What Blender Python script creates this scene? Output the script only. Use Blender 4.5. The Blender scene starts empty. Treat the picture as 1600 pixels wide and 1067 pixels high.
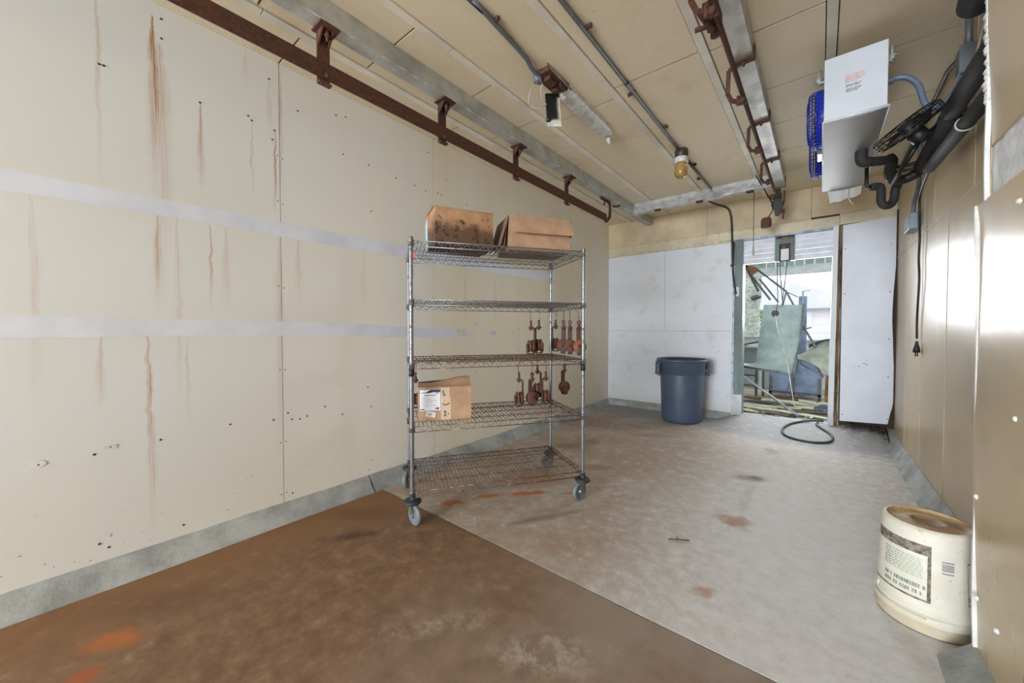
import bpy, bmesh, math, random
from mathutils import Vector, Matrix, noise as mnoise

random.seed(7)
SC = bpy.context.scene
COL = SC.collection

# ------------------------------------------------------------------ camera, world, light, exposure
cam_d = bpy.data.cameras.new('camera')
cam_d.sensor_width = 36.0
cam_d.lens = 585.0 / 1600.0 * 36.0
cam_d.shift_y = -6.25 / 1600.0
cam_d.clip_start = 0.05
cam = bpy.data.objects.new('camera', cam_d)
COL.objects.link(cam)
cam.location = (0, 0, 1.2)
cam.rotation_euler = (math.radians(90 - 1.2), 0, math.radians(39.486))
SC.camera = cam

W = bpy.data.worlds.new('overcast_sky')
SC.world = W
W.use_nodes = True
bg = W.node_tree.nodes['Background']
bg.inputs[0].default_value = (0.93, 0.96, 1.0, 1)
bg.inputs[1].default_value = 1.55

def area(name, loc, rot, sx, sy, power, col):
    d = bpy.data.lights.new(name, 'AREA')
    d.shape = 'RECTANGLE'; d.size = sx; d.size_y = sy; d.energy = power; d.color = col
    o = bpy.data.objects.new(name, d); COL.objects.link(o)
    o.location = loc; o.rotation_euler = rot
    return o
# daylight from the unseen open end, set far back so it falls evenly
area('daylight_from_open_end', (-1.0, -7.1, 1.45), (math.radians(90), 0, 0), 3.0, 2.6, 640, (0.86, 0.935, 1.0))
# daylight through the broken doorway
area('daylight_from_doorway', (-0.35, 6.35, 1.75), (math.radians(-86), 0, 0), 1.0, 0.9, 46, (0.93, 0.96, 1.0))

SC.view_settings.view_transform = 'Standard'
SC.view_settings.look = 'None'
SC.view_settings.gamma = 1.0
SC.view_settings.use_curve_mapping = False
SC.view_settings.exposure = 0.36
SC.cycles.max_bounces = 10
SC.cycles.diffuse_bounces = 6
SC.cycles.use_denoising = True

# ------------------------------------------------------------------ helpers: materials
def lin(c):
    def f(v):
        v /= 255.0
        return v / 12.92 if v <= 0.04045 else ((v + 0.055) / 1.055) ** 2.4
    return (f(c[0]), f(c[1]), f(c[2]), 1.0)

class NT:
    """small wrapper for building node trees"""
    def __init__(s, mat):
        mat.use_nodes = True
        s.t = mat.node_tree; s.n = s.t.nodes; s.l = s.t.links
        s.b = s.n['Principled BSDF']
        g = s.n.new('ShaderNodeNewGeometry'); s.P = g.outputs['Position']
        s.sep = None
    def link(s, a, b): s.l.new(a, b)
    def val(s, sock, v):
        if isinstance(v, bpy.types.NodeSocket): s.l.new(v, sock)
        elif v is not None: sock.default_value = v
    def math(s, op, a, b=None, clamp=False):
        n = s.n.new('ShaderNodeMath'); n.operation = op; n.use_clamp = clamp
        s.val(n.inputs[0], a); s.val(n.inputs[1], b)
        return n.outputs[0]
    def xyz(s):
        if s.sep is None:
            s.sep = s.n.new('ShaderNodeSeparateXYZ'); s.l.new(s.P, s.sep.inputs[0])
        return s.sep.outputs
    def noise(s, scale, detail=3.0, vec=None, stretch=None, rough=0.6):
        v = vec or s.P
        if stretch:
            m = s.n.new('ShaderNodeVectorMath'); m.operation = 'MULTIPLY'
            s.l.new(v, m.inputs[0]); m.inputs[1].default_value = stretch; v = m.outputs[0]
        n = s.n.new('ShaderNodeTexNoise'); s.l.new(v, n.inputs['Vector'])
        n.inputs['Scale'].default_value = scale; n.inputs['Detail'].default_value = detail
        n.inputs['Roughness'].default_value = rough
        return n.outputs['Fac']
    def ramp(s, f, a, b, lo=0.0, hi=1.0, smooth=True):
        n = s.n.new('ShaderNodeMapRange')
        if smooth: n.interpolation_type = 'SMOOTHSTEP'
        s.val(n.inputs['Value'], f)
        n.inputs['From Min'].default_value = a; n.inputs['From Max'].default_value = b
        n.inputs['To Min'].default_value = lo; n.inputs['To Max'].default_value = hi
        return n.outputs['Result']
    def mix(s, f, a, b):
        n = s.n.new('ShaderNodeMix'); n.data_type = 'RGBA'
        s.val(n.inputs['Factor'], f); s.val(n.inputs['A'], a); s.val(n.inputs['B'], b)
        return n.outputs['Result']
    def bump(s, h, strength=0.2, dist=0.01):
        n = s.n.new('ShaderNodeBump'); s.val(n.inputs['Height'], h)
        n.inputs['Strength'].default_value = strength; n.inputs['Distance'].default_value = dist
        s.l.new(n.outputs[0], s.b.inputs['Normal'])
    def base(s, c): s.val(s.b.inputs['Base Color'], c)
    def set(s, **k):
        for a, v in k.items(): s.val(s.b.inputs[a.replace('_', ' ')], v)
    def blot(s, cx, cy, rx, ry, ang, warp, edge=0.6, axes='xy'):
        """soft irregular spot lying on a plane, in world metres"""
        X = s.xyz(); a, b = {'xy': (X[0], X[1]), 'yz': (X[1], X[2]), 'xz': (X[0], X[2])}[axes]
        ca, sa = math.cos(ang), math.sin(ang)
        u = s.math('SUBTRACT', a, cx); v = s.math('SUBTRACT', b, cy)
        p = s.math('ADD', s.math('MULTIPLY', u, ca / rx), s.math('MULTIPLY', v, sa / rx))
        q = s.math('ADD', s.math('MULTIPLY', u, -sa / ry), s.math('MULTIPLY', v, ca / ry))
        d = s.math('SQRT', s.math('ADD', s.math('MULTIPLY', p, p), s.math('MULTIPLY', q, q)))
        d = s.math('ADD', d, s.math('MULTIPLY', s.math('SUBTRACT', warp, 0.5), 1.9))
        return s.ramp(d, 1.0, 1.0 - edge)

def newmat(name): return NT_(bpy.data.materials.new(name))
def NT_(m):
    t = NT(m); t.m = m; return t

def plain(name, c, rough=0.6, metal=0.0, var=0.15, scale=8.0, bump=0.0, bscale=60.0, stretch=None, c2=None, spec=0.5):
    t = newmat(name)
    f = t.noise(scale, 4.0, stretch=stretch)
    dark = c2 if c2 else tuple(v * (1 - 2 * var) for v in c)
    t.base(t.mix(t.ramp(f, 0.3, 0.7), lin(dark), lin(c)))
    t.set(Roughness=rough, Metallic=metal)
    t.b.inputs['Specular IOR Level'].default_value = spec
    if bump: t.bump(t.noise(bscale, 3.0), bump, 0.01)
    return t.m

def rusty(name, c, rust=(96, 52, 32), amount=0.5, rough=0.6, metal=0.6, scale=14.0, rust2=(140, 78, 42)):
    t = newmat(name)
    f = t.noise(scale, 5.0)
    g = t.noise(scale * 3.3, 4.0)
    m = t.ramp(f, 0.62 - amount * 0.5, 0.74 - amount * 0.5)
    rc = t.mix(t.ramp(g, 0.35, 0.65), lin(rust), lin(rust2))
    t.base(t.mix(m, lin(c), rc))
    t.set(Roughness=t.ramp(m, 0, 1, rough, 0.85), Metallic=t.ramp(m, 0, 1, metal, 0.1))
    t.bump(g, 0.25, 0.004)
    return t.m

# ------------------------------------------------------------------ helpers: meshes
class MB:
    def __init__(s): s.v = []; s.f = []; s.mi = []; s.sm = []
    def add(s, vs, fs, mi=0, sm=False):
        o = len(s.v); s.v += [tuple(v) for v in vs]
        for f in fs: s.f.append([o + i for i in f]); s.mi.append(mi); s.sm.append(sm)
        return s
    def box(s, x0, x1, y0, y1, z0, z1, mi=0):
        vs = [(x, y, z) for z in (z0, z1) for y in (y0, y1) for x in (x0, x1)]
        return s.add(vs, [(0, 2, 3, 1), (4, 5, 7, 6), (0, 1, 5, 4), (2, 6, 7, 3), (0, 4, 6, 2), (1, 3, 7, 5)], mi)
    def obox(s, c, ax, ay, az, hx, hy, hz, mi=0):
        c = Vector(c); ax, ay, az = Vector(ax).normalized(), Vector(ay).normalized(), Vector(az).normalized()
        vs = [c + ax * i * hx + ay * j * hy + az * k * hz for k in (-1, 1) for j in (-1, 1) for i in (-1, 1)]
        return s.add(vs, [(0, 2, 3, 1), (4, 5, 7, 6), (0, 1, 5, 4), (2, 6, 7, 3), (0, 4, 6, 2), (1, 3, 7, 5)], mi)
    def bar(s, p, q, w, h, up=(0, 0, 1), mi=0):
        """straight rectangular bar p->q; w across, h along up"""
        p, q = Vector(p), Vector(q); d = (q - p); L = d.length; d.normalize()
        sd = d.cross(Vector(up))
        if sd.length < 1e-4: sd = d.cross(Vector((1, 0, 0)))
        sd.normalize(); u = sd.cross(d)
        return s.obox((p + q) / 2, d, sd, u, L / 2, w / 2, h / 2, mi)
    def strip(s, pts, w, h, up=(0, 0, 1), mi=0):
        for a, b in zip(pts[:-1], pts[1:]): s.bar(a, b, w, h, up, mi)
        return s
    def tube(s, pts, r, seg=8, mi=0, cap=True, closed=False, sm=True):
        pts = [Vector(p) for p in pts]; n = len(pts)
        rs = r if isinstance(r, (list, tuple)) else [r] * n
        rings = []; prev = None
        for i, p in enumerate(pts):
            if closed: d = pts[(i + 1) % n] - pts[i - 1]
            else: d = pts[min(i + 1, n - 1)] - pts[max(i - 1, 0)]
            if d.length < 1e-9: d = Vector((0, 0, 1))
            d.normalize()
            if prev is None:
                a = d.cross(Vector((0, 0, 1)))
                if a.length < 1e-3: a = d.cross(Vector((1, 0, 0)))
            else: a = prev - d * prev.dot(d)
            a.normalize(); prev = a; b = d.cross(a)
            rings.append([p + (a * math.cos(2 * math.pi * k / seg) + b * math.sin(2 * math.pi * k / seg)) * rs[i] for k in range(seg)])
        vs = [v for ring in rings for v in ring]; fs = []
        m = n if closed else n - 1
        for i in range(m):
            j = (i + 1) % n
            for k in range(seg):
                k2 = (k + 1) % seg
                fs.append((i * seg + k, i * seg + k2, j * seg + k2, j * seg + k))
        if cap and not closed:
            fs.append(tuple(range(seg - 1, -1, -1))); fs.append(tuple((n - 1) * seg + k for k in range(seg)))
        return s.add(vs, fs, mi, sm)
    def rod(s, p, q, r, seg=6, mi=0): return s.tube([p, q], r, seg, mi)
    def lathe(s, prof, seg=24, c=(0, 0, 0), ax=(0, 0, 1), mi=0, sm=True, a0=0.0, a1=2 * math.pi, ref=None):
        """profile [(r, h)] turned round axis ax through c"""
        c = Vector(c); ax = Vector(ax).normalized()
        e1 = Vector(ref) if ref else (ax.cross(Vector((0, 0, 1))) if abs(ax.z) < 0.9 else Vector((1, 0, 0)))
        e1 = (e1 - ax * e1.dot(ax)).normalized(); e2 = ax.cross(e1)
        full = abs(a1 - a0 - 2 * math.pi) < 1e-6; ns = seg if full else seg + 1
        vs = []
        for r, h in prof:
            for k in range(ns):
                a = a0 + (a1 - a0) * k / seg
                vs.append(c + ax * h + (e1 * math.cos(a) + e2 * math.sin(a)) * r)
        fs = []
        for i in range(len(prof) - 1):
            for k in range(seg):
                k2 = (k + 1) % ns
                fs.append((i * ns + k, i * ns + k2, (i + 1) * ns + k2, (i + 1) * ns + k))
        return s.add(vs, fs, mi, sm)
    def prism(s, poly, d, mi=0):
        """closed polygon (3D points, planar) pushed along vector d"""
        d = Vector(d); n = len(poly); a = [Vector(p) for p in poly]; b = [p + d for p in a]
        fs = [tuple(range(n - 1, -1, -1)), tuple(range(n, 2 * n))] + [(i, (i + 1) % n, n + (i + 1) % n, n + i) for i in range(n)]
        return s.add(a + b, fs, mi)
    def sheet(s, fn, nu, nv, th=None, mi=0, sm=True):
        """surface fn(u,v) with thickness vector th"""
        g = [[Vector(fn(i / nu, j / nv)) for i in range(nu + 1)] for j in range(nv + 1)]
        vs = [p for row in g for p in row]; w = nu + 1; fs = []
        for j in range(nv):
            for i in range(nu): fs.append((j * w + i, j * w + i + 1, (j + 1) * w + i + 1, (j + 1) * w + i))
        if th is None: return s.add(vs, fs, mi, sm)
        t = Vector(th); n = len(vs); vs2 = vs + [p + t for p in vs]
        fs2 = [tuple(reversed(f)) for f in fs] + [tuple(n + i for i in f) for f in fs]
        edge = [i for i in range(w)] + [j * w + nu for j in range(1, nv + 1)] + [nv * w + i for i in range(nu - 1, -1, -1)] + [j * w for j in range(nv - 1, 0, -1)]
        s.add(vs2, fs2, mi, sm)
        ev = [vs[i] for i in edge] + [vs[i] + t for i in edge]; m = len(edge)
        return s.add(ev, [(i, (i + 1) % m, m + (i + 1) % m, m + i) for i in range(m)], mi, False)
    def build(s, name, mats, parent=None, org=None, bev=0.0, kind=None):
        if org is None: org = getattr(parent, 'wloc', (0, 0, 0)) if parent else (0, 0, 0)
        o_ = Vector(org)
        me = bpy.data.meshes.new(name)
        me.from_pydata([tuple(Vector(v) - o_) for v in s.v], [], s.f)
        if not isinstance(mats, (list, tuple)): mats = [mats]
        for m in mats: me.materials.append(m)
        me.polygons.foreach_set('material_index', s.mi); me.polygons.foreach_set('use_smooth', s.sm)
        bm = bmesh.new(); bm.from_mesh(me); bmesh.ops.recalc_face_normals(bm, faces=bm.faces); bm.to_mesh(me); bm.free()
        me.update()
        o = bpy.data.objects.new(name, me); COL.objects.link(o)
        if parent is not None: o.parent = parent
        else: o.location = org
        if bev:
            b = o.modifiers.new('edge', 'BEVEL'); b.width = bev; b.segments = 2; b.limit_method = 'ANGLE'; b.angle_limit = math.radians(50)
            if kind: o['kind'] = kind
        return o

WL = {}
def thing(name, label, cat, loc=(0, 0, 0), rz=0.0, group=None, local=False):
    """an Empty at the base of a thing; children are modelled in world metres unless local"""
    o = bpy.data.objects.new(name, None); COL.objects.link(o)
    o.empty_display_size = 0.05
    o.location = loc; o.rotation_euler = (0, 0, rz)
    o['label'] = label; o['category'] = cat
    if group: o['group'] = group
    WL[o.name] = (0, 0, 0) if local else tuple(loc)
    return o
def part(mb, name, mat, parent, label=None, bev=0.0, kind=None):
    p = parent
    while p.parent is not None: p = p.parent
    o = mb.build(name, mat, parent, org=WL.get(p.name, (0, 0, 0)), bev=bev, kind=kind)
    if label: o['label'] = label
    return o
def tag(o, label, cat, group=None):
    o['label'] = label; o['category'] = cat
    if group: o['group'] = group
    return o
def struct(mb, name, mat, bev=0.0):
    o = mb.build(name, mat, bev=bev); o['kind'] = 'structure'; WL[o.name] = (0, 0, 0)
    return o
def copy_tree(o, parent=None):
    c = o.copy(); COL.objects.link(c)
    if parent is not None: c.parent = parent
    for ch in list(o.children): copy_tree(ch, c)
    return c
def arc(c, r, a0, a1, n, e1, e2):
    c = Vector(c); e1 = Vector(e1); e2 = Vector(e2)
    return [c + e1 * r * math.cos(a0 + (a1 - a0) * i / n) + e2 * r * math.sin(a0 + (a1 - a0) * i / n) for i in range(n + 1)]
def smooth(pts, n=6):
    """Catmull-Rom through points"""
    P = [Vector(p) for p in pts]; P = [P[0] * 2 - P[1]] + P + [P[-1] * 2 - P[-2]]; out = []
    for i in range(1, len(P) - 2):
        a, b, c, d = P[i - 1:i + 3]
        for k in range(n):
            t = k / n
            out.append(0.5 * ((2 * b) + (c - a) * t + (2 * a - 5 * b + 4 * c - d) * t * t + (3 * b - a - 3 * c + d) * t ** 3))
    out.append(P[-2]); return out

# ------------------------------------------------------------------ materials
RUST_C = (150, 92, 40)
def wall_material():
    """cream painted board with runs of rust below the nails"""
    t = newmat('cream_wall_board'); X = t.xyz()
    base = t.mix(t.ramp(t.noise(0.9, 3.0), 0.35, 0.7), lin((224, 228, 228)), lin((222, 228, 232)))
    # the boards behind the rack are yellower
    base = t.mix(t.ramp(X[1], .2, 1.6), base, t.mix(t.ramp(t.noise(1.1, 3.0), .3, .7), lin((236, 234, 226)), lin((234, 235, 231))))
    yel = t.math('MULTIPLY', t.ramp(X[1], 1.9, 2.3), t.ramp(t.noise(1.7, 3.0, stretch=(1, 1, 0.35)), 0.3, 0.7, 0.35, 1.0))
    base = t.mix(t.math('MULTIPLY', yel, 0.9), base, lin((232, 222, 196)))
    low = t.ramp(X[2], 0.9, 0.15)
    base = t.mix(t.math('MULTIPLY', low, 0.35), base, lin((226, 220, 204)))
    wob = t.math('SUBTRACT', t.noise(1.0, 3.0, stretch=(1, 5, 11)), 0.5)
    strand = t.noise(1.0, 2.0, stretch=(1, 210, 2.2))
    strand = t.ramp(strand, 0.36, 0.6, 0.3, 1.0)
    ST = [(0.327, 2.785, 2.40, .020, 1.0), (0.333, 2.70, 1.86, .035, .75), (0.355, 2.66, 1.3, .05, .33), (0.335, 1.80, 1.25, .03, .5), (0.290, 1.25, 0.12, .014, .75), (0.296, 0.9, 0.1, .02, .4),
          (0.512, 2.43, 1.88, .020, .5), (0.515, 2.42, 2.2, .010, .6), (0.548, 1.78, 1.25, .012, .5), (0.752, 2.44, 1.9, .010, .4), (0.872, 2.43, 1.85, .012, .85), (0.845, 2.73, 2.3, .02, .3),
          (0.905, 2.85, 1.9, .016, .4), (0.140, 2.85, 1.7, .012, .3), (-0.06, 1.80, 0.7, .02, .22), (0.125, 1.20, 0.75, .02, .35), (0.41, 1.80, 0.6, .02, .22), (0.44, 1.20, 0.6, .012, .3),
          (0.89, 1.78, 0.15, .03, .25), (0.62, 1.80, 1.2, .03, .2), (0.725, 2.84, 2.6, .02, .2), (1.45, 1.80, 1.2, .04, .15), (2.48, 1.7, 1.2, .03, .25), (2.9, 1.7, 1.2, .03, .25), (1.0, 1.8, 1.3, .03, .25)]
    tot = None
    for y0, za, zb, w, s in ST:
        d = t.math('ABSOLUTE', t.math('ADD', t.math('SUBTRACT', X[1], y0), t.math('MULTIPLY', wob, 0.035)))
        wz = t.ramp(X[2], za - min(.3, (za - zb) * .5), za, w, w * 0.28)
        m = t.math('SUBTRACT', 1.0, t.math('DIVIDE', d, wz), True)
        zz = t.math('MULTIPLY', t.ramp(X[2], za + 0.006, za - 0.012), t.ramp(X[2], zb, zb + (za - zb) * 0.75))
        m = t.math('MULTIPLY', t.math('MULTIPLY', m, zz), s)
        tot = m if tot is None else t.math('MAXIMUM', tot, m)
    tot = t.math('MULTIPLY', tot, strand)
    col = t.mix(t.math('MULTIPLY', tot, 1.25, True), base, lin((172, 104, 30)))
    # scattered scuffs near the floor
    sc = t.math('MULTIPLY', t.ramp(t.noise(45.0, 2.0), 0.68, 0.74), t.ramp(X[2], 0.55, 0.1))
    col = t.mix(t.math('MULTIPLY', sc, 0.7), col, lin((96, 84, 66)))
    t.base(col); t.set(Roughness=0.55)
    t.bump(t.noise(90.0, 2.0), 0.04, 0.004)
    return t.m

def ceiling_material():
    t = newmat('cream_ceiling_board')
    f = t.noise(1.3, 4.0); g = t.noise(70.0, 2.0)
    c = t.mix(t.ramp(f, 0.3, 0.7), lin((220, 206, 178)), lin((226, 213, 188)))
    c = t.mix(t.math('MULTIPLY', t.ramp(t.noise(2.3, 5.0), 0.55, 0.75), 0.35), c, lin((190, 150, 96)))
    c = t.mix(t.math('MULTIPLY', t.ramp(g, 0.66, 0.72), 0.35), c, lin((140, 116, 84)))
    t.base(c); t.set(Roughness=0.75); t.bump(g, 0.06, 0.004)
    return t.m

def grime_white(name, c=(212, 217, 226), dirt=(170, 158, 132), amt=0.35):
    t = newmat(name); X = t.xyz()
    f = t.noise(5.0, 5.0)
    col = t.mix(t.math('MULTIPLY', t.ramp(f, 0.5, 0.75), amt), lin(c), lin(dirt))
    col = t.mix(t.math('MULTIPLY', t.ramp(t.math('ADD', X[2], t.math('MULTIPLY', f, 0.3)), 0.55, 0.15), amt * 1.2), col, lin(dirt))
    col = t.mix(t.math('MULTIPLY', t.ramp(t.noise(48.0, 2.0), 0.7, 0.74), 0.6), col, lin((110, 104, 92)))
    t.base(col); t.set(Roughness=0.5); t.bump(t.noise(16.0, 3.0), 0.06, 0.004)
    return t.m

def frp(name, c, rough=0.28):
    t = newmat(name)
    f = t.noise(1.2, 4.0, stretch=(1, 1, 0.6)); g = t.noise(60.0, 2.0)
    c2 = tuple(v * 0.84 for v in c)
    col = t.mix(t.ramp(f, 0.3, 0.7), lin(c2), lin(c))
    col = t.mix(t.math('MULTIPLY', t.ramp(t.noise(3.5, 5.0), 0.58, 0.75), 0.3), col, lin((130, 104, 70)))
    t.base(col); t.set(Roughness=t.ramp(f, 0.3, 0.7, rough, rough + 0.12)); t.bump(t.noise(9.0, 2.0), 0.09, 0.01)
    return t.m

def slab_grey():
    t = newmat('grey_concrete'); X = t.xyz()
    w = t.noise(1.9, 6.0, rough=.65); w2 = t.noise(13.0, 8.0, rough=0.75); fine = t.noise(85.0, 5.0, rough=0.8)
    col = t.mix(t.ramp(w2, 0.3, 0.7), lin((166, 160, 152)), lin((204, 202, 199)))
    # brownish wash towards the rack and back, right side paled to paint in the daylight
    br = t.math('MULTIPLY', t.ramp(X[0], -0.35, -1.3), t.ramp(w, 0.3, 0.62, 0.3, 1.0))
    col = t.mix(t.math('MULTIPLY', br, 0.72), col, lin((150, 124, 96)))
    br2 = t.math('MULTIPLY', t.blot(-0.9, 3.9, 1.1, 1.2, 0, w, .9), 0.32)
    col = t.mix(br2, col, lin((138, 118, 96)))
    backg = t.ramp(t.math('ADD', X[1], t.math('MULTIPLY', w, 0.6)), 5.0, 5.4)
    col = t.mix(t.math('MULTIPLY', backg, 0.7), col, lin((132, 134, 138)))
    col = t.mix(t.math('MULTIPLY', t.ramp(w2, 0.54, 0.70), 0.4), col, lin((228, 228, 230)))
    col = t.mix(t.math('MULTIPLY', t.math('MULTIPLY', t.ramp(X[0], -1.0, -.1), t.ramp(X[1], 4.2, 2.4)), t.ramp(w2, .3, .7, .5, .8)), col, lin((222, 224, 230)))
    for (cx, cy, rx, ry, a, s, c) in [
        (-.39, 3.55, .22, .13, .5, .75, (92, 60, 34)), (-.40, 3.58, .08, .06, 0, .8, (64, 42, 28)), (-.40, 2.68, .13, .13, 0, .75, (150, 96, 48)),
        (-.39, 1.87, .07, .06, 0, .7, (170, 122, 76)), (-1.46, 4.28, .3, .12, .6, .35, (104, 84, 56)), (-1.9, 3.6, .16, .14, .6, .5, (96, 72, 46)),
        (-2.0, 3.35, .3, .16, .7, .5, (110, 80, 48)), (-1.62, 2.2, .16, .05, .9, .95, (176, 98, 36)), (-1.70, 2.12, .06, .05, .9, .9, (186, 102, 36)), (-1.40, 2.38, .10, .03, .9, .7, (172, 98, 40)), (-1.84, 1.95, .16, .05, .9, .9, (176, 102, 42)),
        (-1.96, 1.72, .13, .06, .9, .85, (170, 96, 42)), (-1.75, 2.45, .4, .22, .95, .6, (146, 98, 58)), (-.36, 4.46, .10, .16, .3, .45, (104, 78, 58)), (-1.33, 1.98, .40, .05, 1.05, .55, (112, 100, 84)), (-.39, 3.1, .05, .5, 0, .22, (110, 84, 60)),  # long thin streak by the front right caster paints in its cast shadow
        (-1.5, 2.95, .2, .1, .7, .5, (130, 96, 56)), (-1.1, 1.80, .5, .2, .6, .25, (150, 112, 70))]:
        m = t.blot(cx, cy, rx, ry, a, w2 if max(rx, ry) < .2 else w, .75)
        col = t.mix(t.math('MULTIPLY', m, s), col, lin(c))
    col = t.mix(t.math('MULTIPLY', t.ramp(fine, 0.58, 0.72), 0.5), col, lin((118, 110, 100)))
    col = t.mix(t.math('MULTIPLY', t.ramp(fine, 0.40, 0.28), 0.5), col, lin((226, 224, 220)))
    t.base(col); t.set(Roughness=t.ramp(w2, 0.3, 0.7, 0.62, 0.8)); t.bump(fine, 0.12, 0.004)
    return t.m

def slab_brown():
    t = newmat('rust_stained_concrete'); X = t.xyz()
    w = t.noise(1.7, 6.0, rough=.65); w2 = t.noise(11.0, 8.0, rough=0.75); fine = t.noise(80.0, 5.0, rough=0.8)
    col = t.mix(t.ramp(w2, 0.3, 0.7), lin((104, 77, 55)), lin((138, 108, 82)))
    grey = t.math('MULTIPLY', t.ramp(X[0], -1.7, -0.5), t.ramp(w, 0.35, 0.62, 0.25, 0.85))
    col = t.mix(grey, col, lin((150, 136, 124)))
    orange = t.math('MULTIPLY', t.ramp(X[0], -1.9, -2.5), 0.55)
    col = t.mix(orange, col, lin((132, 90, 50)))
    col = t.mix(t.math('MULTIPLY', t.ramp(w2, 0.56, 0.70), 0.35), col, lin((164, 152, 138)))
    for (cx, cy, rx, ry, a, s, c) in [(-2.09, .12, .15, .08, .8, .8, (172, 100, 40)), (-1.95, .04, .07, .07, 0, .8, (160, 86, 36)), (-2.08, 1.08, .22, .07, 1.0, .75, (66, 44, 32)),
                                     (-2.3, 1.25, .34, .14, .7, .6, (104, 68, 40)), (-2.2, .3, .5, .14, .9, .4, (88, 58, 38)), (-1.2, .95, .3, .1, .9, .4, (196, 186, 172)), (-.75, 1.15, .3, .14, .6, .5, (196, 188, 176))]:
        m = t.blot(cx, cy, rx, ry, a, w2 if max(rx, ry) < .25 else w, .85)
        if c[0] > 180: m = t.math('MULTIPLY', m, t.ramp(w2, .42, .6))
        col = t.mix(t.math('MULTIPLY', m, s), col, lin(c))
    col = t.mix(t.math('MULTIPLY', t.ramp(fine, 0.66, 0.8), 0.45), col, lin((84, 64, 50)))
    col = t.mix(t.math('MULTIPLY', t.ramp(fine, 0.33, 0.24), 0.5), col, lin((176, 164, 148)))
    t.base(col); t.set(Roughness=t.ramp(w2, 0.3, 0.7, 0.5, 0.75)); t.bump(fine, 0.12, 0.004)
    return t.m

M = {}
M['wall'] = wall_material()
M['ceil'] = ceiling_material()
M['batten'] = plain('painted_batten', (236, 230, 216), .65, 0, .06, 3.0)
M['gap'] = rusty('rusty_joint', (62, 40, 24), amount=.5, metal=0.0, rough=.9)
M['gapdark'] = plain('dark_joint', (70, 58, 46), .9)
M['tape'] = plain('white_tape', (230, 237, 253), .45, 0, .03, 4.0, bump=.08, bscale=14)
M['patch'] = plain('white_filler', (228, 230, 232), .7, 0, .05, 20)
M['backwhite'] = grime_white('white_wall_board')
M['backcream'] = plain('cream_band_board', (212, 200, 172), .55, 0, .07, 3.0)
M['backbeige'] = plain('beige_upper_board', (206, 186, 154), .55, 0, .08, 2.0)
M['whitepanel'] = plain('smooth_white_panel', (214, 218, 230), .4, 0, .03, 2.0)
M['frp'] = frp('tan_wall_panel', (196, 176, 142))
M['frpfg'] = frp('tan_near_panel', (206, 184, 148), .25)
M['trimwhite'] = plain('white_trim', (226, 226, 224), .5, 0, .06, 12)
M['trimtan'] = plain('tan_seam_trim', (200, 184, 154), .4, 0, .05, 12)
M['foam'] = plain('torn_white_insulation', (232, 236, 242), .9, 0, .06, 22, bump=.35, bscale=30)
M['curb'] = plain('grey_curb_concrete', (174, 178, 178), .85, 0, .11, 5.0, bump=.25, bscale=40)
M['slabg'] = slab_grey(); M['slabb'] = slab_brown()
M['galv'] = plain('dull_galvanised', (190, 192, 188), .45, .2, .09, 7.0, bump=.12, bscale=6)
M['galvbright'] = plain('crumpled_bright_metal', (214, 216, 222), .28, .6, .08, 14.0, bump=.6, bscale=22)
M['galvwhite'] = plain('painted_beam_cover', (206, 206, 202), .45, .12, .09, 9.0, bump=.35, bscale=8)
M['rust'] = rusty('rusted_steel', (78, 56, 48), (74, 48, 38), .6, .8, .15, 20, (98, 62, 46))
M['rustdark'] = rusty('dark_rusted_steel', (64, 48, 42), (66, 44, 36), .5, .75, .2, 24, (88, 56, 42))
M['rustorange'] = rusty('orange_rusted_iron', (78, 54, 46), (84, 54, 44), .55, .85, .1, 40, (112, 70, 52))
M['wheelbright'] = rusty('bright_rusted_wheel', (112, 68, 46), (120, 72, 46), .55, .85, .05, 40, (158, 96, 60))
M['conduit'] = plain('grey_conduit', (118, 124, 130), .45, .25, .08, 14)
M['conduitdark'] = plain('dark_conduit', (84, 80, 76), .5, .5, .12, 14)
M['boxgrey'] = plain('grey_junction_box', (132, 142, 152), .45, .4, .05, 6)
M['bluegrey'] = plain('blue_grey_plastic', (104, 118, 140), .4, 0, .05, 6)
M['evap'] = plain('white_enamel', (202, 207, 216), .22, 0, .02, 3)
M['evapunder'] = plain('glossy_grey_drain_pan', (142, 141, 136), .5, 0, .03, 2, spec=.25)
M['blue'] = plain('blue_fan_guard', (24, 44, 160), .35, 0, .08, 10)
M['redink'] = plain('red_print', (226, 190, 188), .6)
M['greyink'] = plain('grey_print', (150, 152, 156), .6)
M['insul'] = plain('black_pipe_insulation', (44, 44, 46), .75, 0, .12, 12, bump=.2, bscale=40)
M['black'] = plain('black_plastic', (26, 26, 28), .5, 0, .1, 12)
M['fanblack'] = plain('black_fan_wire', (22, 22, 24), .45, .3, .1, 12)
M['strapgrey'] = rusty('grey_brown_strap', (80, 70, 64), (84, 60, 50), .42, .75, .25, 24, (98, 70, 56))
M['chrome'] = rusty('dull_chrome', (138, 140, 146), (110, 96, 84), .14, .36, .8, 26, (134, 116, 96))
M['chromerust'] = rusty('rusting_chrome', (146, 144, 140), (88, 66, 50), .5, .5, .55, 16, (116, 88, 66))
M['castergrey'] = plain('grey_caster_rubber', (112, 120, 126), .5, 0, .08, 20)
M['casterdark'] = plain('dark_bumper_rubber', (50, 54, 60), .6, 0, .08, 20)
M['casterfork'] = plain('olive_grey_fork', (128, 130, 116), .45, .5, .1, 20)
M['card'] = plain('brown_cardboard', (184, 148, 120), .8, 0, .06, 8, bump=.08, bscale=20)
M['cardin'] = plain('shaded_cardboard_edge', (140, 110, 90), .85, 0, .12, 30)
M['label'] = plain('paper_label', (230, 234, 242), .6, 0, .02, 5)
M['labelblue'] = plain('blue_print', (54, 78, 128), .6)
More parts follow.
